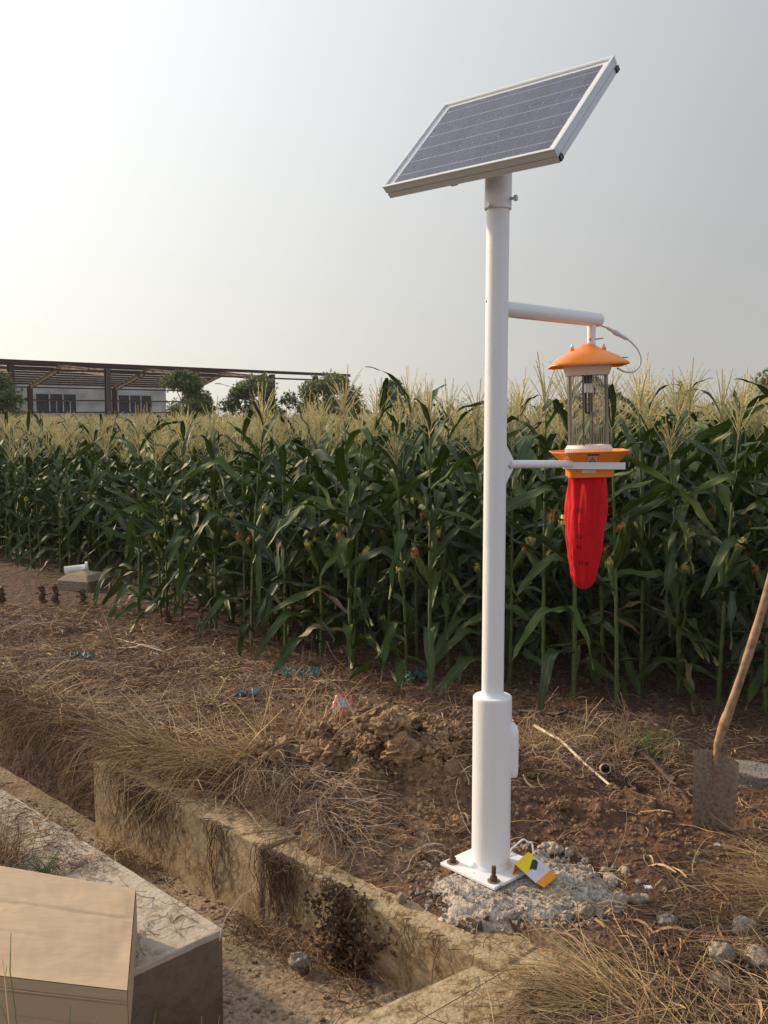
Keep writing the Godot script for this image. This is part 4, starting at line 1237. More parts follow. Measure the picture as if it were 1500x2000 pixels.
	for q in [["hanging_roots", "thin dark roots hanging down the middle of the ditch wall", .30, .05, 16, .0022], ["hanging_roots", "thick mat of dark roots on the ditch wall left of the dried weed", .72, .06, 90, .0020], ["hanging_roots", "dark roots under the combed grass on the ditch wall", -.30, .16, 120, .0017], ["hanging_roots", "sparse brown rootlets near the ditch wall's right end", 1.42, .13, 26, .0014], ["hanging_roots", "dark stems down the ditch wall behind the dried weed", 1.05, .07, 46, .0018]]:
		var mb := MB.new()
		for k in q[4]:
			var u: float = q[2] + rng.randfn() * q[3]
			var y := -.03
			var path := PackedVector3Array(); var rad := PackedFloat32Array()
			var du := rng.randf_range(-.25, .25)
			var end := lerpf(-.40, -.08, pow(rng.randf(), .8))
			var bow := rng.randf_range(.006, .028)
			path.append(from_uv(u + rng.randfn() * .02, .015, -.028)); rad.append(q[5] * .6)
			var n := 9
			for i in n + 1:
				var s := float(i) / n
				path.append(from_uv(u + du * .25 * s + rng.randfn() * .011, -.006 - bow * sin(PI * minf(s * 1.2, 1.0)), lerpf(y, end, s))); rad.append(q[5] * (1.0 - .6 * s))
			mb.tube(path, rad, 3, false)
		var t := thing(q[0], q[1], "roots")
		t.set_meta("kind", "stuff")
		tag(part("root_strands", mb, M.root, t), "", "", "", "stuff")
	# the dried weed on the wall
	var w := thing("dried_weed", "dried dark brown weed with curled leaves leaning on the ditch wall", "weed")
	var sm := MB.new(); var lm2 := MB.new()
	for k in 15:
		var a := rng.randf_range(-.9, .9)
		var q := from_uv(1.10, -.03, -.36)
		var d := Vector3(.7 * sin(a) * .7 + .05, 1.0, .7 * sin(a) * .7 - .02 + .1 * rng.randf()).normalized()
		var path := PackedVector3Array([q])
		for i in 8:
			d = (d + Vector3(rng.randfn() * .1, -.02, rng.randfn() * .1)).normalized()
			q += d * .042
			var uvq := to_uv(q.x, q.z)
			if uvq.y > -.015: q = from_uv(uvq.x, -.015, q.y)
			path.append(q)
			for e in 5:
				var b := Basis.from_euler(Vector3(rng.randf() * TAU, rng.randf() * TAU, rng.randf() * TAU))
				lm2.append(leaf_mb(rng.randf_range(.02, .036), .013, .4, 1.6, .5, .6, .002, 1.0, .3, 300 + (k * 8 + i) % 9), Transform3D(b, q + Vector3(rng.randfn(), rng.randfn(), rng.randfn()) * .012))
		sm.tube(path, PackedFloat32Array([.0025, .002, .002, .0015, .0015, .001]), 4, false)
	part("stems", sm, M.root, w)
	var dm := mat(lin(.10, .062, .036), .9)
	dm.cull_mode = BaseMaterial3D.CULL_DISABLED
	tag(part("curled_leaves", lm2, dm, w), "", "", "", "stuff")

# ------------------------------------------------------------------ clods, stones and small things
func build_clods() -> void:
	var rng := RandomNumberGenerator.new(); rng.seed = 333
	var shapes := []
	for k in 9:
		var m := MB.new(); m.blob(Vector3(1, rng.randf_range(.5, .8), rng.randf_range(.65, 1.0)), 500 + k, .46, 22, 15, 1.9)
		m = m.faceted()
		shapes.append([m.mesh(M.clod), m.mesh(M.clod_dark)])
	var put := func(x: float, z: float, r: float, label: String, group: String, sh := -1) -> void:
		var k: int = sh if sh >= 0 else rng.randi() % 9
		var o := obj("soil_clod", shapes[k][0 if rng.randf() < .7 else 1])
		o.transform = Transform3D(Basis.from_euler(Vector3(rng.randf_range(-.4, .4), rng.randf() * TAU, rng.randf_range(-.4, .4))).scaled(Vector3.ONE * r), Vector3(x, gh(x, z) + r * .25, z))
		tag(o, label, "clod", group)
	var n := 0
	while n < 125:
		var x := -.06 + rng.randfn() * .38; var z := -4.25 + rng.randfn() * .36
		var q := to_uv(x, z)
		if q.y < .3 or Vector2(x + .25, z + 4.95).length() < .2 or mound_at(x, z) < .03 or absf(x - .39) < .1 and z > -3.6: continue
		n += 1
		put.call(x, z, lerpf(.016, .075, pow(rng.randf(), 1.9)), "brown lump of dug clay on the soil mound left of the pole", "clay lumps on the mound")
	for k in 26:
		var x := rng.randf_range(-.50, .14); var z := -4.20 - .5 * x * .5 + rng.randf_range(-.38, .22)
		if to_uv(x, z).y < .38 or Vector2(x + .25, z + 4.9).length() < .26: continue
		put.call(x, z, rng.randf_range(.045, .085), "big clay clod, fist sized or larger, on the soil mound left of the pole", "big clods on the mound")
	n = 0
	while n < 14:
		var x := 1.0 + rng.randfn() * .33; var z := -3.85 + rng.randfn() * .22
		if x > 1.8 or Vector2(x - .39, z + 3.39).length() < .25: continue
		n += 1
		put.call(x, z, rng.randf_range(.012, .032), "reddish brown lump of loose soil between the pole and the shovel", "soil lumps by the shovel")
	# the pale clod near the top of the mound
	var m := MB.new(); m.blob(Vector3(.075, .055, .05), 777, .4, 22, 15, 1.9); m = m.faceted()
	var o := part("pale_clod", m, M.clod_grey, self, Transform3D(Basis(Vector3.UP, .4), Vector3(-.07, gh(-.075, -4.43) + .025, -4.43)))
	tag(o, "pale grey clay clod, the largest and lightest on the mound", "clod")
	# crumbs too many to count
	var crumbs := thing("soil_crumbs", "small crumbs of soil scattered over mound, bare ground and ditch floor", "soil")
	crumbs.set_meta("kind", "stuff")
	var sets := [[], [], []]
	for k in 5600:
		var x := 0.0; var z := 0.0
		if k < 3800: x = -.08 + rng.randfn() * .42; z = -4.22 + rng.randfn() * .40
		elif k < 4300: x = 1.0 + rng.randfn() * .45; z = -3.8 + rng.randfn() * .3
		else: x = rng.randf_range(-2.2, 1.8); z = rng.randf_range(-6.5, -2.2)
		var q := to_uv(x, z)
		if q.y < .14 and q.x < 1.9: continue
		var r := rng.randf_range(.003, .012) * (1.0 if rng.randf() < .85 or k > 3800 else 1.5)
		sets[k % 3].append(Transform3D(Basis.from_euler(Vector3(rng.randf() * 6, rng.randf() * 6, rng.randf() * 6)).scaled(Vector3.ONE * r), Vector3(x, gh(x, z) + r * .3, z)))
	for k in 520:
		var u := rng.randf_range(-1.6, 1.6); var v := rng.randf_range(-.48, -.01)
		if rng.randf() > .35 + .6 * smoothstep(-.35, -.1, v): continue
		var r := rng.randf_range(.003, .011)
		sets[k % 3].append(Transform3D(Basis.from_euler(Vector3(rng.randf() * 6, rng.randf() * 6, rng.randf() * 6)).scaled(Vector3(r * 1.3, r * .7, r)), from_uv(u, v, floor_y(u, v) + r * .3)))
	for k in 3:
		var bm := MB.new(); bm.blob(Vector3(1, .75, .9), 600 + k, .42, 10, 7, 1.6)
		stuff("crumbs", bm.faceted().mesh([M.clod, M.clod_dark, M.clod][k]), sets[k], crumbs)

func stone(label: String, at: Vector3, r: Vector3, mt: Material, seed_: int) -> void:
	var m := MB.new(); m.blob(r, seed_, .24, 20, 14, 1.2)
	tag(part("stone", m, mt, self, Transform3D(Basis(Vector3.UP, seed_ * 1.3), at)), label, "stone")
func on_ground(x: float, z: float, up := 0.0) -> Vector3: return Vector3(x, ground_or_wall(x, z) + up, z)
func stick(called: String, label: String, pts: Array, r0: float, r1: float, mt: Material, twigs := 0, seed_ := 1) -> void:
	var rng := RandomNumberGenerator.new(); rng.seed = seed_
	var t := thing(called, label, "stick")
	var cv := Curve3D.new()
	for k in pts.size():
		var tg: Vector3 = (pts[mini(k + 1, pts.size() - 1)] - pts[maxi(k - 1, 0)]) / 6.0
		cv.add_point(pts[k], -tg, tg)
	var pp := cv.tessellate(4, 3)
	var rad := PackedFloat32Array()
	for k in pp.size(): rad.append(lerpf(r0, r1, float(k) / (pp.size() - 1)))
	var m := MB.new(); m.tube(pp, rad, 7)
	part("stem", m, mt, t)
	for k in twigs:
		var i := rng.randi_range(1, pp.size() - 2)
		var d := (pp[i + 1] - pp[i]).normalized()
		var s := (d + Vector3(rng.randf_range(-.9, .9), rng.randf_range(.1, .8), rng.randf_range(-.5, .5))).normalized()
		var m2 := MB.new()
		var l := rng.randf_range(.06, .13)
		m2.tube(PackedVector3Array([pp[i], pp[i] + s * l * .5, pp[i] + (s + Vector3(rng.randfn() * .2, .1, 0)) * l]), PackedFloat32Array([r1, r1 * .8, r1 * .5]), 5)
		part("twig", m2, mt, t)
func scrap(called: String, label: String, category: String, at: Vector3, w: float, d: float, h: float, mt: Material, seed_: int, turn := 0.0) -> void:
	# a crumpled sheet with some body
	var nz := FastNoiseLite.new(); nz.seed = seed_; nz.frequency = 1.0; nz.fractal_octaves = 3
	var m := MB.new()
	var n := 14
	for j in n + 1:
		for i in n + 1:
			var a := float(i) / n - .5; var b := float(j) / n - .5
			var e := 1.0 + nz.get_noise_2d(a * 6 + 30, b * 6) * .5
			m.v(Vector3(a * w * e, absf(nz.get_noise_2d(a * 5, b * 5)) * h * 2.2 + .004, b * d * e), Vector2(a + .5, b + .5))
	for j in n:
		for i in n:
			var k := j * (n + 1) + i
			m.quad(k, k + n + 1, k + n + 2, k + 1)
	tag(part(called, m, mt, self, Transform3D(Basis(Vector3.UP, turn), at)), label, category)

func build_shovel() -> void:
	var t := thing("shovel", "worn shovel with wooden handle, its square steel blade stuck in the soil", "shovel", Vector3(1.335, 0, -3.80))
	t.basis = Basis(Vector3.UP, -.16) * Basis(Vector3.RIGHT, -.10)
	var mb := MB.new()
	var rows := 14; var cols := 12
	for side in 2:
		var st := mb.p.size()
		for j in rows + 1:
			for i in cols + 1:
				var s := float(j) / rows; var q := float(i) / cols * 2.0 - 1.0
				var half := lerpf(.079, .089, smoothstep(0, 1, s))
				var y := lerpf(-.07, .30, s) - q * .022 * s - absf(q) * absf(q) * .012 * smoothstep(.9, 1.0, s)
				var z := .046 * q * q - .012 * smoothstep(.75, 1.0, s) + .016 * exp(-q * q * 30.0) * smoothstep(.35, 1.0, s)
				mb.v(Vector3(q * half + .012 * s, y, z + (.0012 if side == 0 else -.0012)))
		for j in rows:
			for i in cols:
				var k := st + j * (cols + 1) + i
				if side == 0: mb.quad(k, k + 1, k + cols + 2, k + cols + 1)
				else: mb.quad(k, k + cols + 1, k + cols + 2, k + 1)
	var m2 := (rows + 1) * (cols + 1)
	for j in rows:
		for e in [0, cols]:
			var a := j * (cols + 1) + int(e); var b := a + cols + 1
			if e == 0: mb.quad(a, b, b + m2, a + m2)
			else: mb.quad(a, a + m2, b + m2, b)
	for i in cols:
		var a := rows * (cols + 1) + i
		mb.quad(a, a + 1, a + 1 + m2, a + m2)
	part("blade", mb, M.blade, t)
	mb = MB.new()
	mb.tube(PackedVector3Array([Vector3(.012, .19, .013), Vector3(.014, .27, .012), Vector3(.022, .33, .004), Vector3(.045, .41, .0), Vector3(.062, .455, 0)]), PackedFloat32Array([.003, .011, .016, .0205, .0215]), 16)
	part("socket", mb, M.handle, t)
	mb = MB.new()
	var path := PackedVector3Array(); var rad := PackedFloat32Array()
	for k in 14:
		var s := k / 13.0
		path.append(Vector3(.040, .39, 0).lerp(Vector3(.335, 1.42, .02), s) + Vector3(.006 * sin(s * 5.0), 0, .004 * sin(s * 7))); rad.append(.0175 + .0012 * sin(s * 23.0))
	mb.tube(path, rad, 16)
	part("handle", mb, M.handle, t)

func build_box() -> void:
	var t := thing("cardboard_box", "flat brown cardboard box with taped seam lying on the concrete at bottom left", "box")
	# top corners: back right, front right, front left, back left
	var h := .135; var y0 := -.018
	var BR := Vector3(-.806, h, -2.995); var FR := Vector3(-.688, h - .004, -2.445)
	var lft := Vector3(-.93, 0, .03)
	var BL := BR + Vector3(-.93, .0, -.30); var FL := FR + Vector3(-.93, .006, -.165)
	var mb := MB.new()
	var nz := FastNoiseLite.new(); nz.seed = 12; nz.frequency = 1.0; nz.fractal_octaves = 3
	var nu := 90; var nv := 80
	for j in nv + 1:
		for i in nu + 1:
			var s := float(i) / nu; var q := float(j) / nv
			var p := FL.lerp(FR, s).lerp(BL.lerp(BR, s), q)
			var e := minf(minf(s, 1 - s), minf(q, 1 - q))
			var y := sin(PI * s) * .010 * smoothstep(0, .3, q) + nz.get_noise_2d(s * 2, q * 2) * .009 + nz.get_noise_2d(s * 22, q * 5) * .0010
			y -= .009 * exp(-pow((q - .62 - .05 * (s - .5)) / .012, 2)) * smoothstep(.45, .6, s)     # creases
			y -= .006 * exp(-pow((q - .33 + .01 * sin(s * 9)) / .012, 2)) * smoothstep(.8, .5, s)
			y += .003 * exp(-pow((q - .35) / .012, 2)) * smoothstep(.8, .5, s)
			y -= .007 * exp(-pow((q - .72 + .1 * nz.get_noise_2d(s * 5, 3)) / .008, 2)) * smoothstep(.5, .2, s)
			mb.v(p + Vector3(0, y * smoothstep(0.0, .04, e), 0), Vector2(s, q))
	for j in nv:
		for i in nu:
			var k := j * (nu + 1) + i
			mb.quad(k, k + 1, k + nu + 2, k + nu + 1)
	part("lid", mb, M.cardboard, t)
	var drop := func(v: Vector3, y: float, inn := Vector3.ZERO) -> Vector3: return Vector3(v.x, y, v.z) + inn
	var strip := func(called: String, a: Vector3, b: Vector3, ya: float, yb: float, out: Vector3, mt: Material) -> void:
		var m := MB.new()
		var n := 30
		for i in n + 1:
			var s := float(i) / n
			var p := a.lerp(b, s)
			var w := nz.get_noise_2d(s * 4 + 7, ya * 9) * .003
			m.v(Vector3(p.x, ya, p.z) + out * (1 + w * 60)); m.v(Vector3(p.x, yb + (p.y - h) , p.z) + out * (1 + w * 30))
		for i in n: m.quad(i * 2, i * 2 + 2, i * 2 + 3, i * 2 + 1)
		part(called, m, mt, t)
	var fo := Vector3(.17, 0, .95).normalized()
	strip.call("front_panel", FL, FR, y0, h - .032, -fo * .004, M.cardboard)
	strip.call("front_flap", FL, FR, h - .034, h - .001, fo * .002, M.cardboard)
	strip.call("flap_edge", FL, FR, h - .039, h - .034, fo * .0035, M.cardboard_edge)
	strip.call("side_panel", FR, BR, y0, h - .001, Vector3(.002, 0, 0), M.cardboard)
	strip.call("side_panel", BL, FL, y0, h - .001, Vector3(-.002, 0, 0), M.cardboard)
	strip.call("back_panel", BR, BL, y0, h - .001, Vector3(0, 0, -.002), M.cardboard)
	var tp := MB.new()
	for i in 31:
		var s := i / 30.0
		for q in [h - .112, h - .048]:
			var p: Vector3 = FL.lerp(FR, s)
			tp.v(Vector3(p.x, q, p.z) - fo * .0012)
	for i in 30: tp.quad(i * 2, i * 2 + 2, i * 2 + 3, i * 2 + 1)
	part("packing_tape", tp, M.tape, t)

func build_card() -> void:
	# folded yellow and white card leaning on the base plate
	var P1 := Vector3(0.525, 0.085, -3.369); var P2 := Vector3(0.468, 0.068, -3.308); var P3 := Vector3(0.531, 0.036, -3.234); var P4 := Vector3(0.597, 0.046, -3.310)
	var cm := mat(Color(.80, .80, .83), .4)
	var t := thing("folded_card", "small folded yellow and white card with black shape, leaning on the base plate", "card")
	var sheet := func(a: Vector3, b: Vector3, c: Vector3, d: Vector3) -> MB:      # a sheet with thickness
		var m := MB.new()
		var n := (b - a).cross(d - a).normalized() * .0008
		m.face(a + n, b + n, c + n, d + n)
		m.face(b - n, a - n, d - n, c - n)
		for e in [[a, b], [b, c], [c, d], [d, a]]: m.face(e[0] - n, e[1] - n, e[1] + n, e[0] + n)
		return m
	var front := part("front", sheet.call(P2, P3, P4, P1), cm, t)
	var up := (P3 - P2).cross(P1 - P2).normalized()
	var print_on := func(called: String, uvs: Array, high: float, m: Material) -> void:     # flat print on the sheet
		var k := MB.new()
		var ids := []
		for q in uvs: ids.append(k.v(P1.lerp(P4, q[0]).lerp(P2.lerp(P3, q[0]), q[1]) + up * high))
		for i in range(1, ids.size() - 1): k.tri(ids[0], ids[i], ids[i + 1])
		part(called, k, m, front)
	print_on.call("yellow_print", [[.0, .0], [.0, 1.0], [.60, 1.0], [.24, .0]], .0012, mat(Color(.93, .82, .08), .4))
	print_on.call("black_shape", [[.195, .38], [.44, .79], [.68, .495], [.51, .13], [.39, .09]], .0017, M.black)
	for q in [[.66, .20], [.72, .34], [.80, .42], [.78, .12]]: print_on.call("small_print", [[q[0], q[1]], [q[0], q[1] + .2], [q[0] + .035, q[1] + .2], [q[0] + .035, q[1]]], .0013, M.cable)
	var ym := mat(Color(.93, .60, .08), .4)
	part("flap", sheet.call(P3, P3 + Vector3(.028, -.012, .012), P4 + Vector3(.020, -.022, .010), P4), ym, t)
	part("flap", sheet.call(P2 + Vector3(-.012, -.045, .006), P2, P1, P1 + Vector3(-.012, -.05, -.02)), ym, t)

func build_small() -> void:
	stone("round tan stone at the footing's right foot", on_ground(.675, -3.072, .02), Vector3(.032, .028, .027), M.stone_tan, 1)
	stone("grey pebble lying alone in the straw right of the footing", on_ground(.934, -3.023, .018), Vector3(.030, .026, .028), M.stone, 2)
	stone("grey lump of stone in the straw at the bottom right, left of its pair", on_ground(1.03, -2.80, .03), Vector3(.042, .036, .038), M.stone, 3)
	stone("grey stone cut by the photo's right edge, lower one", on_ground(1.135, -2.78, .02), Vector3(.048, .036, .04), M.stone, 4)
	stone("rough grey stone cut by the photo's right edge, upper one", on_ground(1.155, -2.95, .025), Vector3(.04, .038, .036), M.rubble, 5)
	stone("flat pale stone just below the pair at bottom right", on_ground(1.0, -2.72, .005), Vector3(.05, .016, .035), M.stone_tan, 6)
	stone("dark round stone on the ditch floor against the wall", from_uv(.97, -.13, -.30), Vector3(.042, .036, .03), M.stone, 7)
	stone("small yellowish stone left of the footing above the ditch wall", on_ground(.062, -3.24, .012), Vector3(.02, .022, .016), M.stone_tan, 8)
	stone("small dark lump on the silt before the ditch end", from_uv(1.22, -.38, -.345), Vector3(.013, .011, .012), M.clod_dark, 9)
	# rubble stones crowding the footing's back and right
	var rng := RandomNumberGenerator.new(); rng.seed = 55
	for k in 34:
		var a := rng.randf_range(-2.9, 1.3)
		var rr := rng.randf_range(.30, .40)
		var x := .50 + cos(a) * rr * 1.1; var z := -3.30 - sin(a) * rr * .8
		if k > 24: x = .60 + rng.randfn() * .06; z = -3.53 + rng.randfn() * .03
		var q := to_uv(x, z)
		if q.y < .25: continue
		var m := MB.new(); var r := rng.randf_range(.010, .026)
		m.blob(Vector3(r, r * .8, r * .9), 800 + k, .3, 12, 8)
		tag(part("rubble_stone", m, M.rubble if k % 3 else M.stone, self, Transform3D(Basis(Vector3.UP, k), on_ground(x, z, r * .5))), "small grey bit of rubble at the rim of the concrete footing", "stone", "rubble round the footing")
	# pipe stub in the soil
	var m := MB.new()
	var d := Vector3(-.15, .35, .9).normalized()
	var o := Vector3(1.005, gh(1.0, -4.22) + .055, -4.24)
	m.tube(PackedVector3Array([o - d * .12, o]), PackedFloat32Array([.024]), 20, false)
	m.tube(PackedVector3Array([o, o - d * .12]), PackedFloat32Array([.020]), 20, false)
	var b := Basis(d.cross(Vector3.UP).normalized(), d, d.cross(Vector3.UP).normalized().cross(d))
	m.lathe(PackedVector2Array([Vector2(.024, 0), Vector2(.0235, .001), Vector2(.0205, .001), Vector2(.020, 0)]), 20, Transform3D(b, o))
	tag(part("pipe_stub", m, mat(lin(.50, .41, .30), .7)), "open end of a short pale pipe poking from the soil between pole and shovel", "pipe")
	# white wire by the base plate
	m = MB.new()
	var wc := Curve3D.new()
	for q in [Vector3(.455, .028, -3.44), Vector3(.485, .045, -3.49), Vector3(.525, .062, -3.52), Vector3(.555, .055, -3.515), Vector3(.572, .01, -3.50)]: wc.add_point(q, Vector3(-.014, -.004, .008), Vector3(.014, .004, -.008))
	m.tube(wc.tessellate(4, 2), PackedFloat32Array([.0032]), 8)
	tag(part("white_wire", m, M.white_plain), "short white wire curling out of the soil behind the base plate", "wire")
	# sticks
	stick("split_cane", "pale split cane lying aslant between the pole and the pipe stub", [on_ground(.78, -4.86, .05), on_ground(.86, -4.60, .045), on_ground(.93, -4.35, .03), on_ground(1.0, -4.08, .012)], .009, .006, M.pale_stick)
	stick("dark_branch", "dark brown fallen branch running from behind the pole toward the shovel", [on_ground(.75, -5.25, .03), on_ground(1.0, -5.0, .05), on_ground(1.2, -4.65, .05), on_ground(1.3, -4.25, .03), on_ground(1.32, -4.02, .015)], .010, .012, M.twig, 5, 3)
	stick("thin_twig", "forked dry twig standing up from the straw above the pipe stub", [on_ground(1.16, -4.42, 0), on_ground(1.14, -4.45, .12), on_ground(1.16, -4.5, .22), on_ground(1.13, -4.5, .34)], .004, .0022, M.straw[2], 7, 5)
	stick("thin_twig", "thin bowed dry stem standing right of the access hatch", [on_ground(1.0, -4.75, 0), on_ground(1.03, -4.78, .1), on_ground(1.03, -4.8, .2)], .003, .002, M.straw[0], 2, 6)
	stick("long_twig", "long thin dark twig lying across the straw at the left edge", [on_ground(-2.6, -5.95, .05), on_ground(-2.2, -5.62, .05), on_ground(-1.8, -5.40, .055), on_ground(-1.35, -5.15, .03)], .006, .004, M.twig)
	stick("pale_stick", "pale dry stems lying by the upright dead stalk", [on_ground(-1.95, -7.0, .02), on_ground(-1.7, -6.75, .03), on_ground(-1.45, -6.6, .02)], .005, .004, M.pale_stick, 2, 9)
	# dead corn stalk standing in the litter
	var t := thing("dead_corn_stalk", "dead yellow corn stalk with bent leaf standing in the litter at left", "corn plant", on_ground(-1.83, -6.48))
	m = MB.new(); m.tube(PackedVector3Array([Vector3.ZERO, Vector3(-.01, .12, 0), Vector3(-.04, .22, 0)]), PackedFloat32Array([.009, .008, .006]), 7)
	part("stalk", m, M.straw[1], t)
	part("leaf", leaf_mb(.42, .045, .25, .35, .6, .3, .004, .5, .1, 401), M.leaf[4], t, Transform3D(Basis(Vector3.UP, PI + .2), Vector3(-.02, .14, 0)))
	part("leaf", leaf_mb(.40, .035, .7, 1.1, .5, .4, .006, 1.0, .1, 402), M.leaf[4], t, Transform3D(Basis(Vector3.UP, PI - .4), Vector3(-.01, .06, 0)))
	part("leaf", leaf_mb(.42, .03, 1.0, .9, .5, .1, .006, .6, .1, 403), M.leaf[4], t, Transform3D(Basis(Vector3.UP, -.3), Vector3(0, .03, 0)))
	# dark rotten stumps of old plants
	for q in [["leftmost dark rotten stalk stump in the litter at left", -3.40, -8.45, .17], ["thick dark stump, left one of the close pair in the litter", -3.0, -8.35, .20], ["tall dark stump, right one of the close pair in the litter", -2.85, -8.25, .21], ["dark rotten stump right of the close pair", -2.63, -8.3, .16], ["lone dark stump in the open litter nearest the corn", -1.70, -7.45, .16]]:
		var s := thing("rotten_stump", q[0], "stump", on_ground(q[1], q[2], -.02))
		m = MB.new()
		var pp := PackedVector3Array(); var ra := PackedFloat32Array()
		for k in 8:
			pp.append(Vector3(.01 * sin(k * 2.1 + q[1] * 5), q[3] * k / 7.0, .01 * cos(k * 1.7))); ra.append(.034 * (1.0 + .35 * sin(k * 2.7 + q[1] * 9)) * (1.0 - .06 * k))
		m.tube(pp, ra, 9)
		part("stump", m, M.root, s)
		for k in 9: part("husk_rag", leaf_mb(.07, .03, .1, .5, .6, 1.2, .006, 1.0, .2, 410 + k), M.root, s, Transform3D(Basis(Vector3.UP, k * 2.4), Vector3(cos(k * 2.4) * .012, q[3] * (.1 + .09 * k), -sin(k * 2.4) * .012)))
	# concrete stub with the white pipe at the left of the corn
	t = thing("drain_block", "small weathered concrete block beside the corn at left, under the white pipe", "concrete", Vector3(-2.92, 0, -9.30), -.35)
	m = MB.new()
	m.flat_loft([octa(.19, -.05, .012), octa(.185, .09, .012), octa(.12, .14, .01), octa(.02, .17, .004)])
	part("block", m, M.stone_tan, t)
	t = thing("plastic_pipe", "short white plastic pipe with raised cap lying on the small concrete block", "pipe", Vector3(-3.02, .155, -9.40), .25)
	m = MB.new(); m.tube(PackedVector3Array([Vector3(-.12, .0, 0), Vector3(.09, .018, 0)]), PackedFloat32Array([.040]), 20)
	part("tube", m, M.pvc, t)
	m = MB.new(); m.tube(PackedVector3Array([Vector3(.08, .03, .03), Vector3(.105, .033, .03)]), PackedFloat32Array([.055]), 20)
	part("cap", m, M.pvc, t)
	# chunk of concrete right of the shovel
	m = slab_mesh([Vector3(1.52, 0, -4.28), Vector3(2.2, 0, -4.05), Vector3(2.2, 0, -4.25), Vector3(1.58, 0, -4.42)], .05, -.1, .03, .012, .05, 15)
	tag(part("concrete_chunk", m, M.stone), "long grey concrete chunk lying behind the shovel at the right edge", "concrete")
	# litter
	scrap("plastic_scrap", "teal plastic scrap on the straw left of the red wrapper", "plastic", on_ground(-.53, -6.0, .01), .22, .15, .05, M.teal, 5, .3)
	scrap("plastic_scrap", "blue plastic scrap in the hollow below the teal one", "plastic", on_ground(-.80, -5.52, .01), .13, .06, .04, M.blue, 6, .4)
	scrap("plastic_scrap", "green plastic scrap in the straw at the far left", "plastic", on_ground(-2.05, -6.42, .01), .14, .10, .05, M.teal, 7)
	scrap("plastic_scrap", "dark teal plastic scrap at the foot of the corn left of the pole", "plastic", on_ground(.22, -5.95, .01), .16, .12, .04, M.teal, 8)
	scrap("paper_scrap", "tiny white paper scrap on straw right of the footing", "paper", on_ground(.93, -3.25, .012), .024, .02, .006, M.paper, 9)
	scrap("paper_scrap", "tiny white paper scrap on the soil before the shovel", "paper", on_ground(1.30, -3.62, .01), .022, .016, .006, M.paper, 10)
	# red snack wrapper
	var im := Image.create(64, 96, false, Image.FORMAT_RGB8); im.fill(Color(.72, .10, .12))
	for y in 96:
		for x in 64:
			var a := atan2(y - 40.0, x - 44.0)
			if fposmod(a, .9) < .28: im.set_pixel(x, y, Color(.84, .55, .5))
			if Vector2((x - 24.0) / 15.0, (y - 32.0) / 18.0).length() < 1.0: im.set_pixel(x, y, Color(.62, .78, .85) if (x * 7 + y * 5) % 11 < 7 else Color(.25, .5, .62))
			if Vector2((x - 12.0) / 9.0, (y - 66.0) / 14.0).length() < 1.0: im.set_pixel(x, y, Color(.80, .80, .72) if (x + y) % 7 < 4 else Color(.4, .62, .7))
			if y > 80 and x < 30: im.set_pixel(x, y, Color(.62, .34, .26))
	var wm := StandardMaterial3D.new(); wm.albedo_texture = ImageTexture.create_from_image(im); wm.roughness = .3; wm.cull_mode = BaseMaterial3D.CULL_DISABLED
	m = MB.new()
	var nz := FastNoiseLite.new(); nz.seed = 4; nz.frequency = 1.0
	var rings := []
	for k in 13:
		var s := k / 12.0
		var r := []
		for j in 20:
			var a := TAU * j / 20
			var q := sin(PI * clampf(s * .94 + .03, 0, 1))
			var wob := 1.0 + nz.get_noise_3d(cos(a) * 2, s * 4, sin(a) * 2) * .35
			r.append(Vector3(cos(a) * .052 * lerpf(.75, 1.0, q) * wob, s * .155, -sin(a) * .026 * q * wob - .001))
		rings.append(r)
	m.loft(rings, true, true, true)
	for k in m.uv.size(): m.uv[k] = Vector2(fposmod(m.uv[k].x * 2.0 - .1, 1.0), 1.0 - m.uv[k].y)
	tag(part("snack_wrapper", m, wm, self, Transform3D(Basis(Vector3.UP, .1) * Basis(Vector3.BACK, -.42) * Basis(Vector3.RIGHT, -.45), on_ground(-.255, -5.02, .045))), "crumpled red snack wrapper with pale blue print stuck in the straw above the mound", "wrapper")

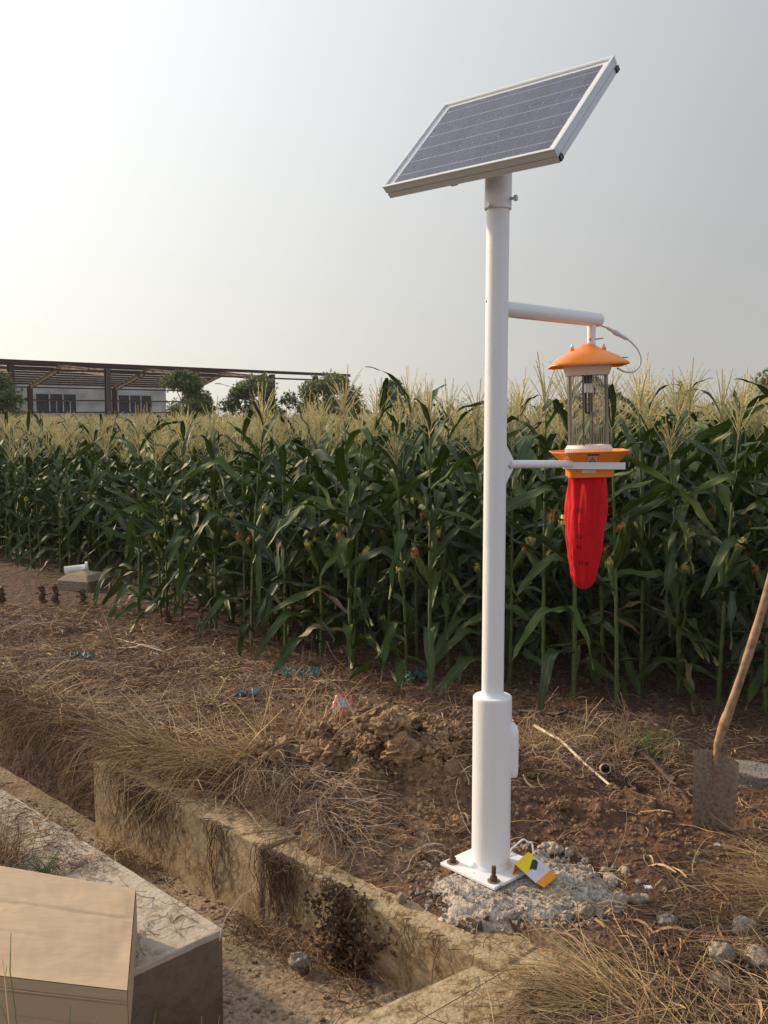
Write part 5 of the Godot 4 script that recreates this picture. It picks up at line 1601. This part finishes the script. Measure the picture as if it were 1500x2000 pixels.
# ------------------------------------------------------------------ sky
func sky_image() -> Image:
	var w := 768; var h := 384
	var im := Image.create(w, h, false, Image.FORMAT_RGBF)
	var sun := Vector3(sin(-1.05) * cos(.42), sin(.42), -cos(-1.05) * cos(.42))
	var zen := Color(.250, .294, .362); var hor := Color(.288, .284, .288)      # hazy air: a clear-sky lobe, and a broad bright haze round the sun
	for y in h:
		var el := PI * .5 - PI * (y + .5) / h
		for x in w:
			var a := TAU * (x + .5) / w
			var d := Vector3(sin(a) * cos(el), sin(el), -cos(a) * cos(el))
			var c := hor.lerp(zen, 1.0 - exp(-maxf(el, 0.0) * 3.2))
			var cg := clampf(d.dot(sun), -1, 1)
			var g := acos(cg)
			c = c * (1.0 + 1.2 * cg * cg + 1.65 * smoothstep(-.10, -.85, cg))      # haze throws light back; extra added behind the camera to brighten the pole
			var wide := .86 * exp(-g * g / 1.28) + 1.6 * exp(-g * g / .06)
			c = Color(c.r + wide * 1.0, c.g + wide * .975, c.b + wide * .90)
			c.b -= .25 * exp(-g * g / .9) * exp(-maxf(el, 0.0) * 4.5)
			c.g -= .04 * exp(-g * g / .9) * exp(-maxf(el, 0.0) * 4.5)
			if el < 0.0: c = Color(.20, .17, .14).lerp(c, exp(el * 20.0))
			im.set_pixel(x, y, c)
	return im

func _ready() -> void:
	var cam := Camera3D.new(); cam.name = "camera"
	cam.position = Vector3(0, 1.66, 0); cam.rotation_degrees = Vector3(-5.65, 0, 0); cam.fov = 55.9; cam.near = .05; cam.far = 3000.0
	add_child(cam)
	var env := Environment.new()
	env.background_mode = Environment.BG_SKY
	var sm := PanoramaSkyMaterial.new(); sm.panorama = ImageTexture.create_from_image(sky_image())
	env.sky = Sky.new(); env.sky.sky_material = sm
	env.background_energy_multiplier = 1.0
	env.tonemap_mode = Environment.TONE_MAPPER_LINEAR
	env.tonemap_exposure = 1.0
	env.fog_enabled = true; env.fog_density = 0.0003; env.fog_light_color = Color(.80, .80, .80)
	env.sdfgi_enabled = true; env.ssao_enabled = true; env.ssil_enabled = true
	var we := WorldEnvironment.new(); we.name = "world"; we.environment = env
	add_child(we)
	var sun := DirectionalLight3D.new(); sun.name = "sun"
	sun.light_color = Color(1.0, .885, .73); sun.light_energy = 1.4; sun.light_angular_distance = 3.0; sun.shadow_enabled = true
	sun.basis = Basis.looking_at(-Vector3(sin(-1.05) * cos(.42), sin(.42), -cos(-1.05) * cos(.42)))
	add_child(sun)
	make_materials()
	build_ground()
	build_ditch()
	build_shed()
	build_trees()
	build_post()
	build_corn()
	build_box()
	build_shovel()
	build_card()
	build_clods()
	build_straw()
	build_grass()
	build_small()
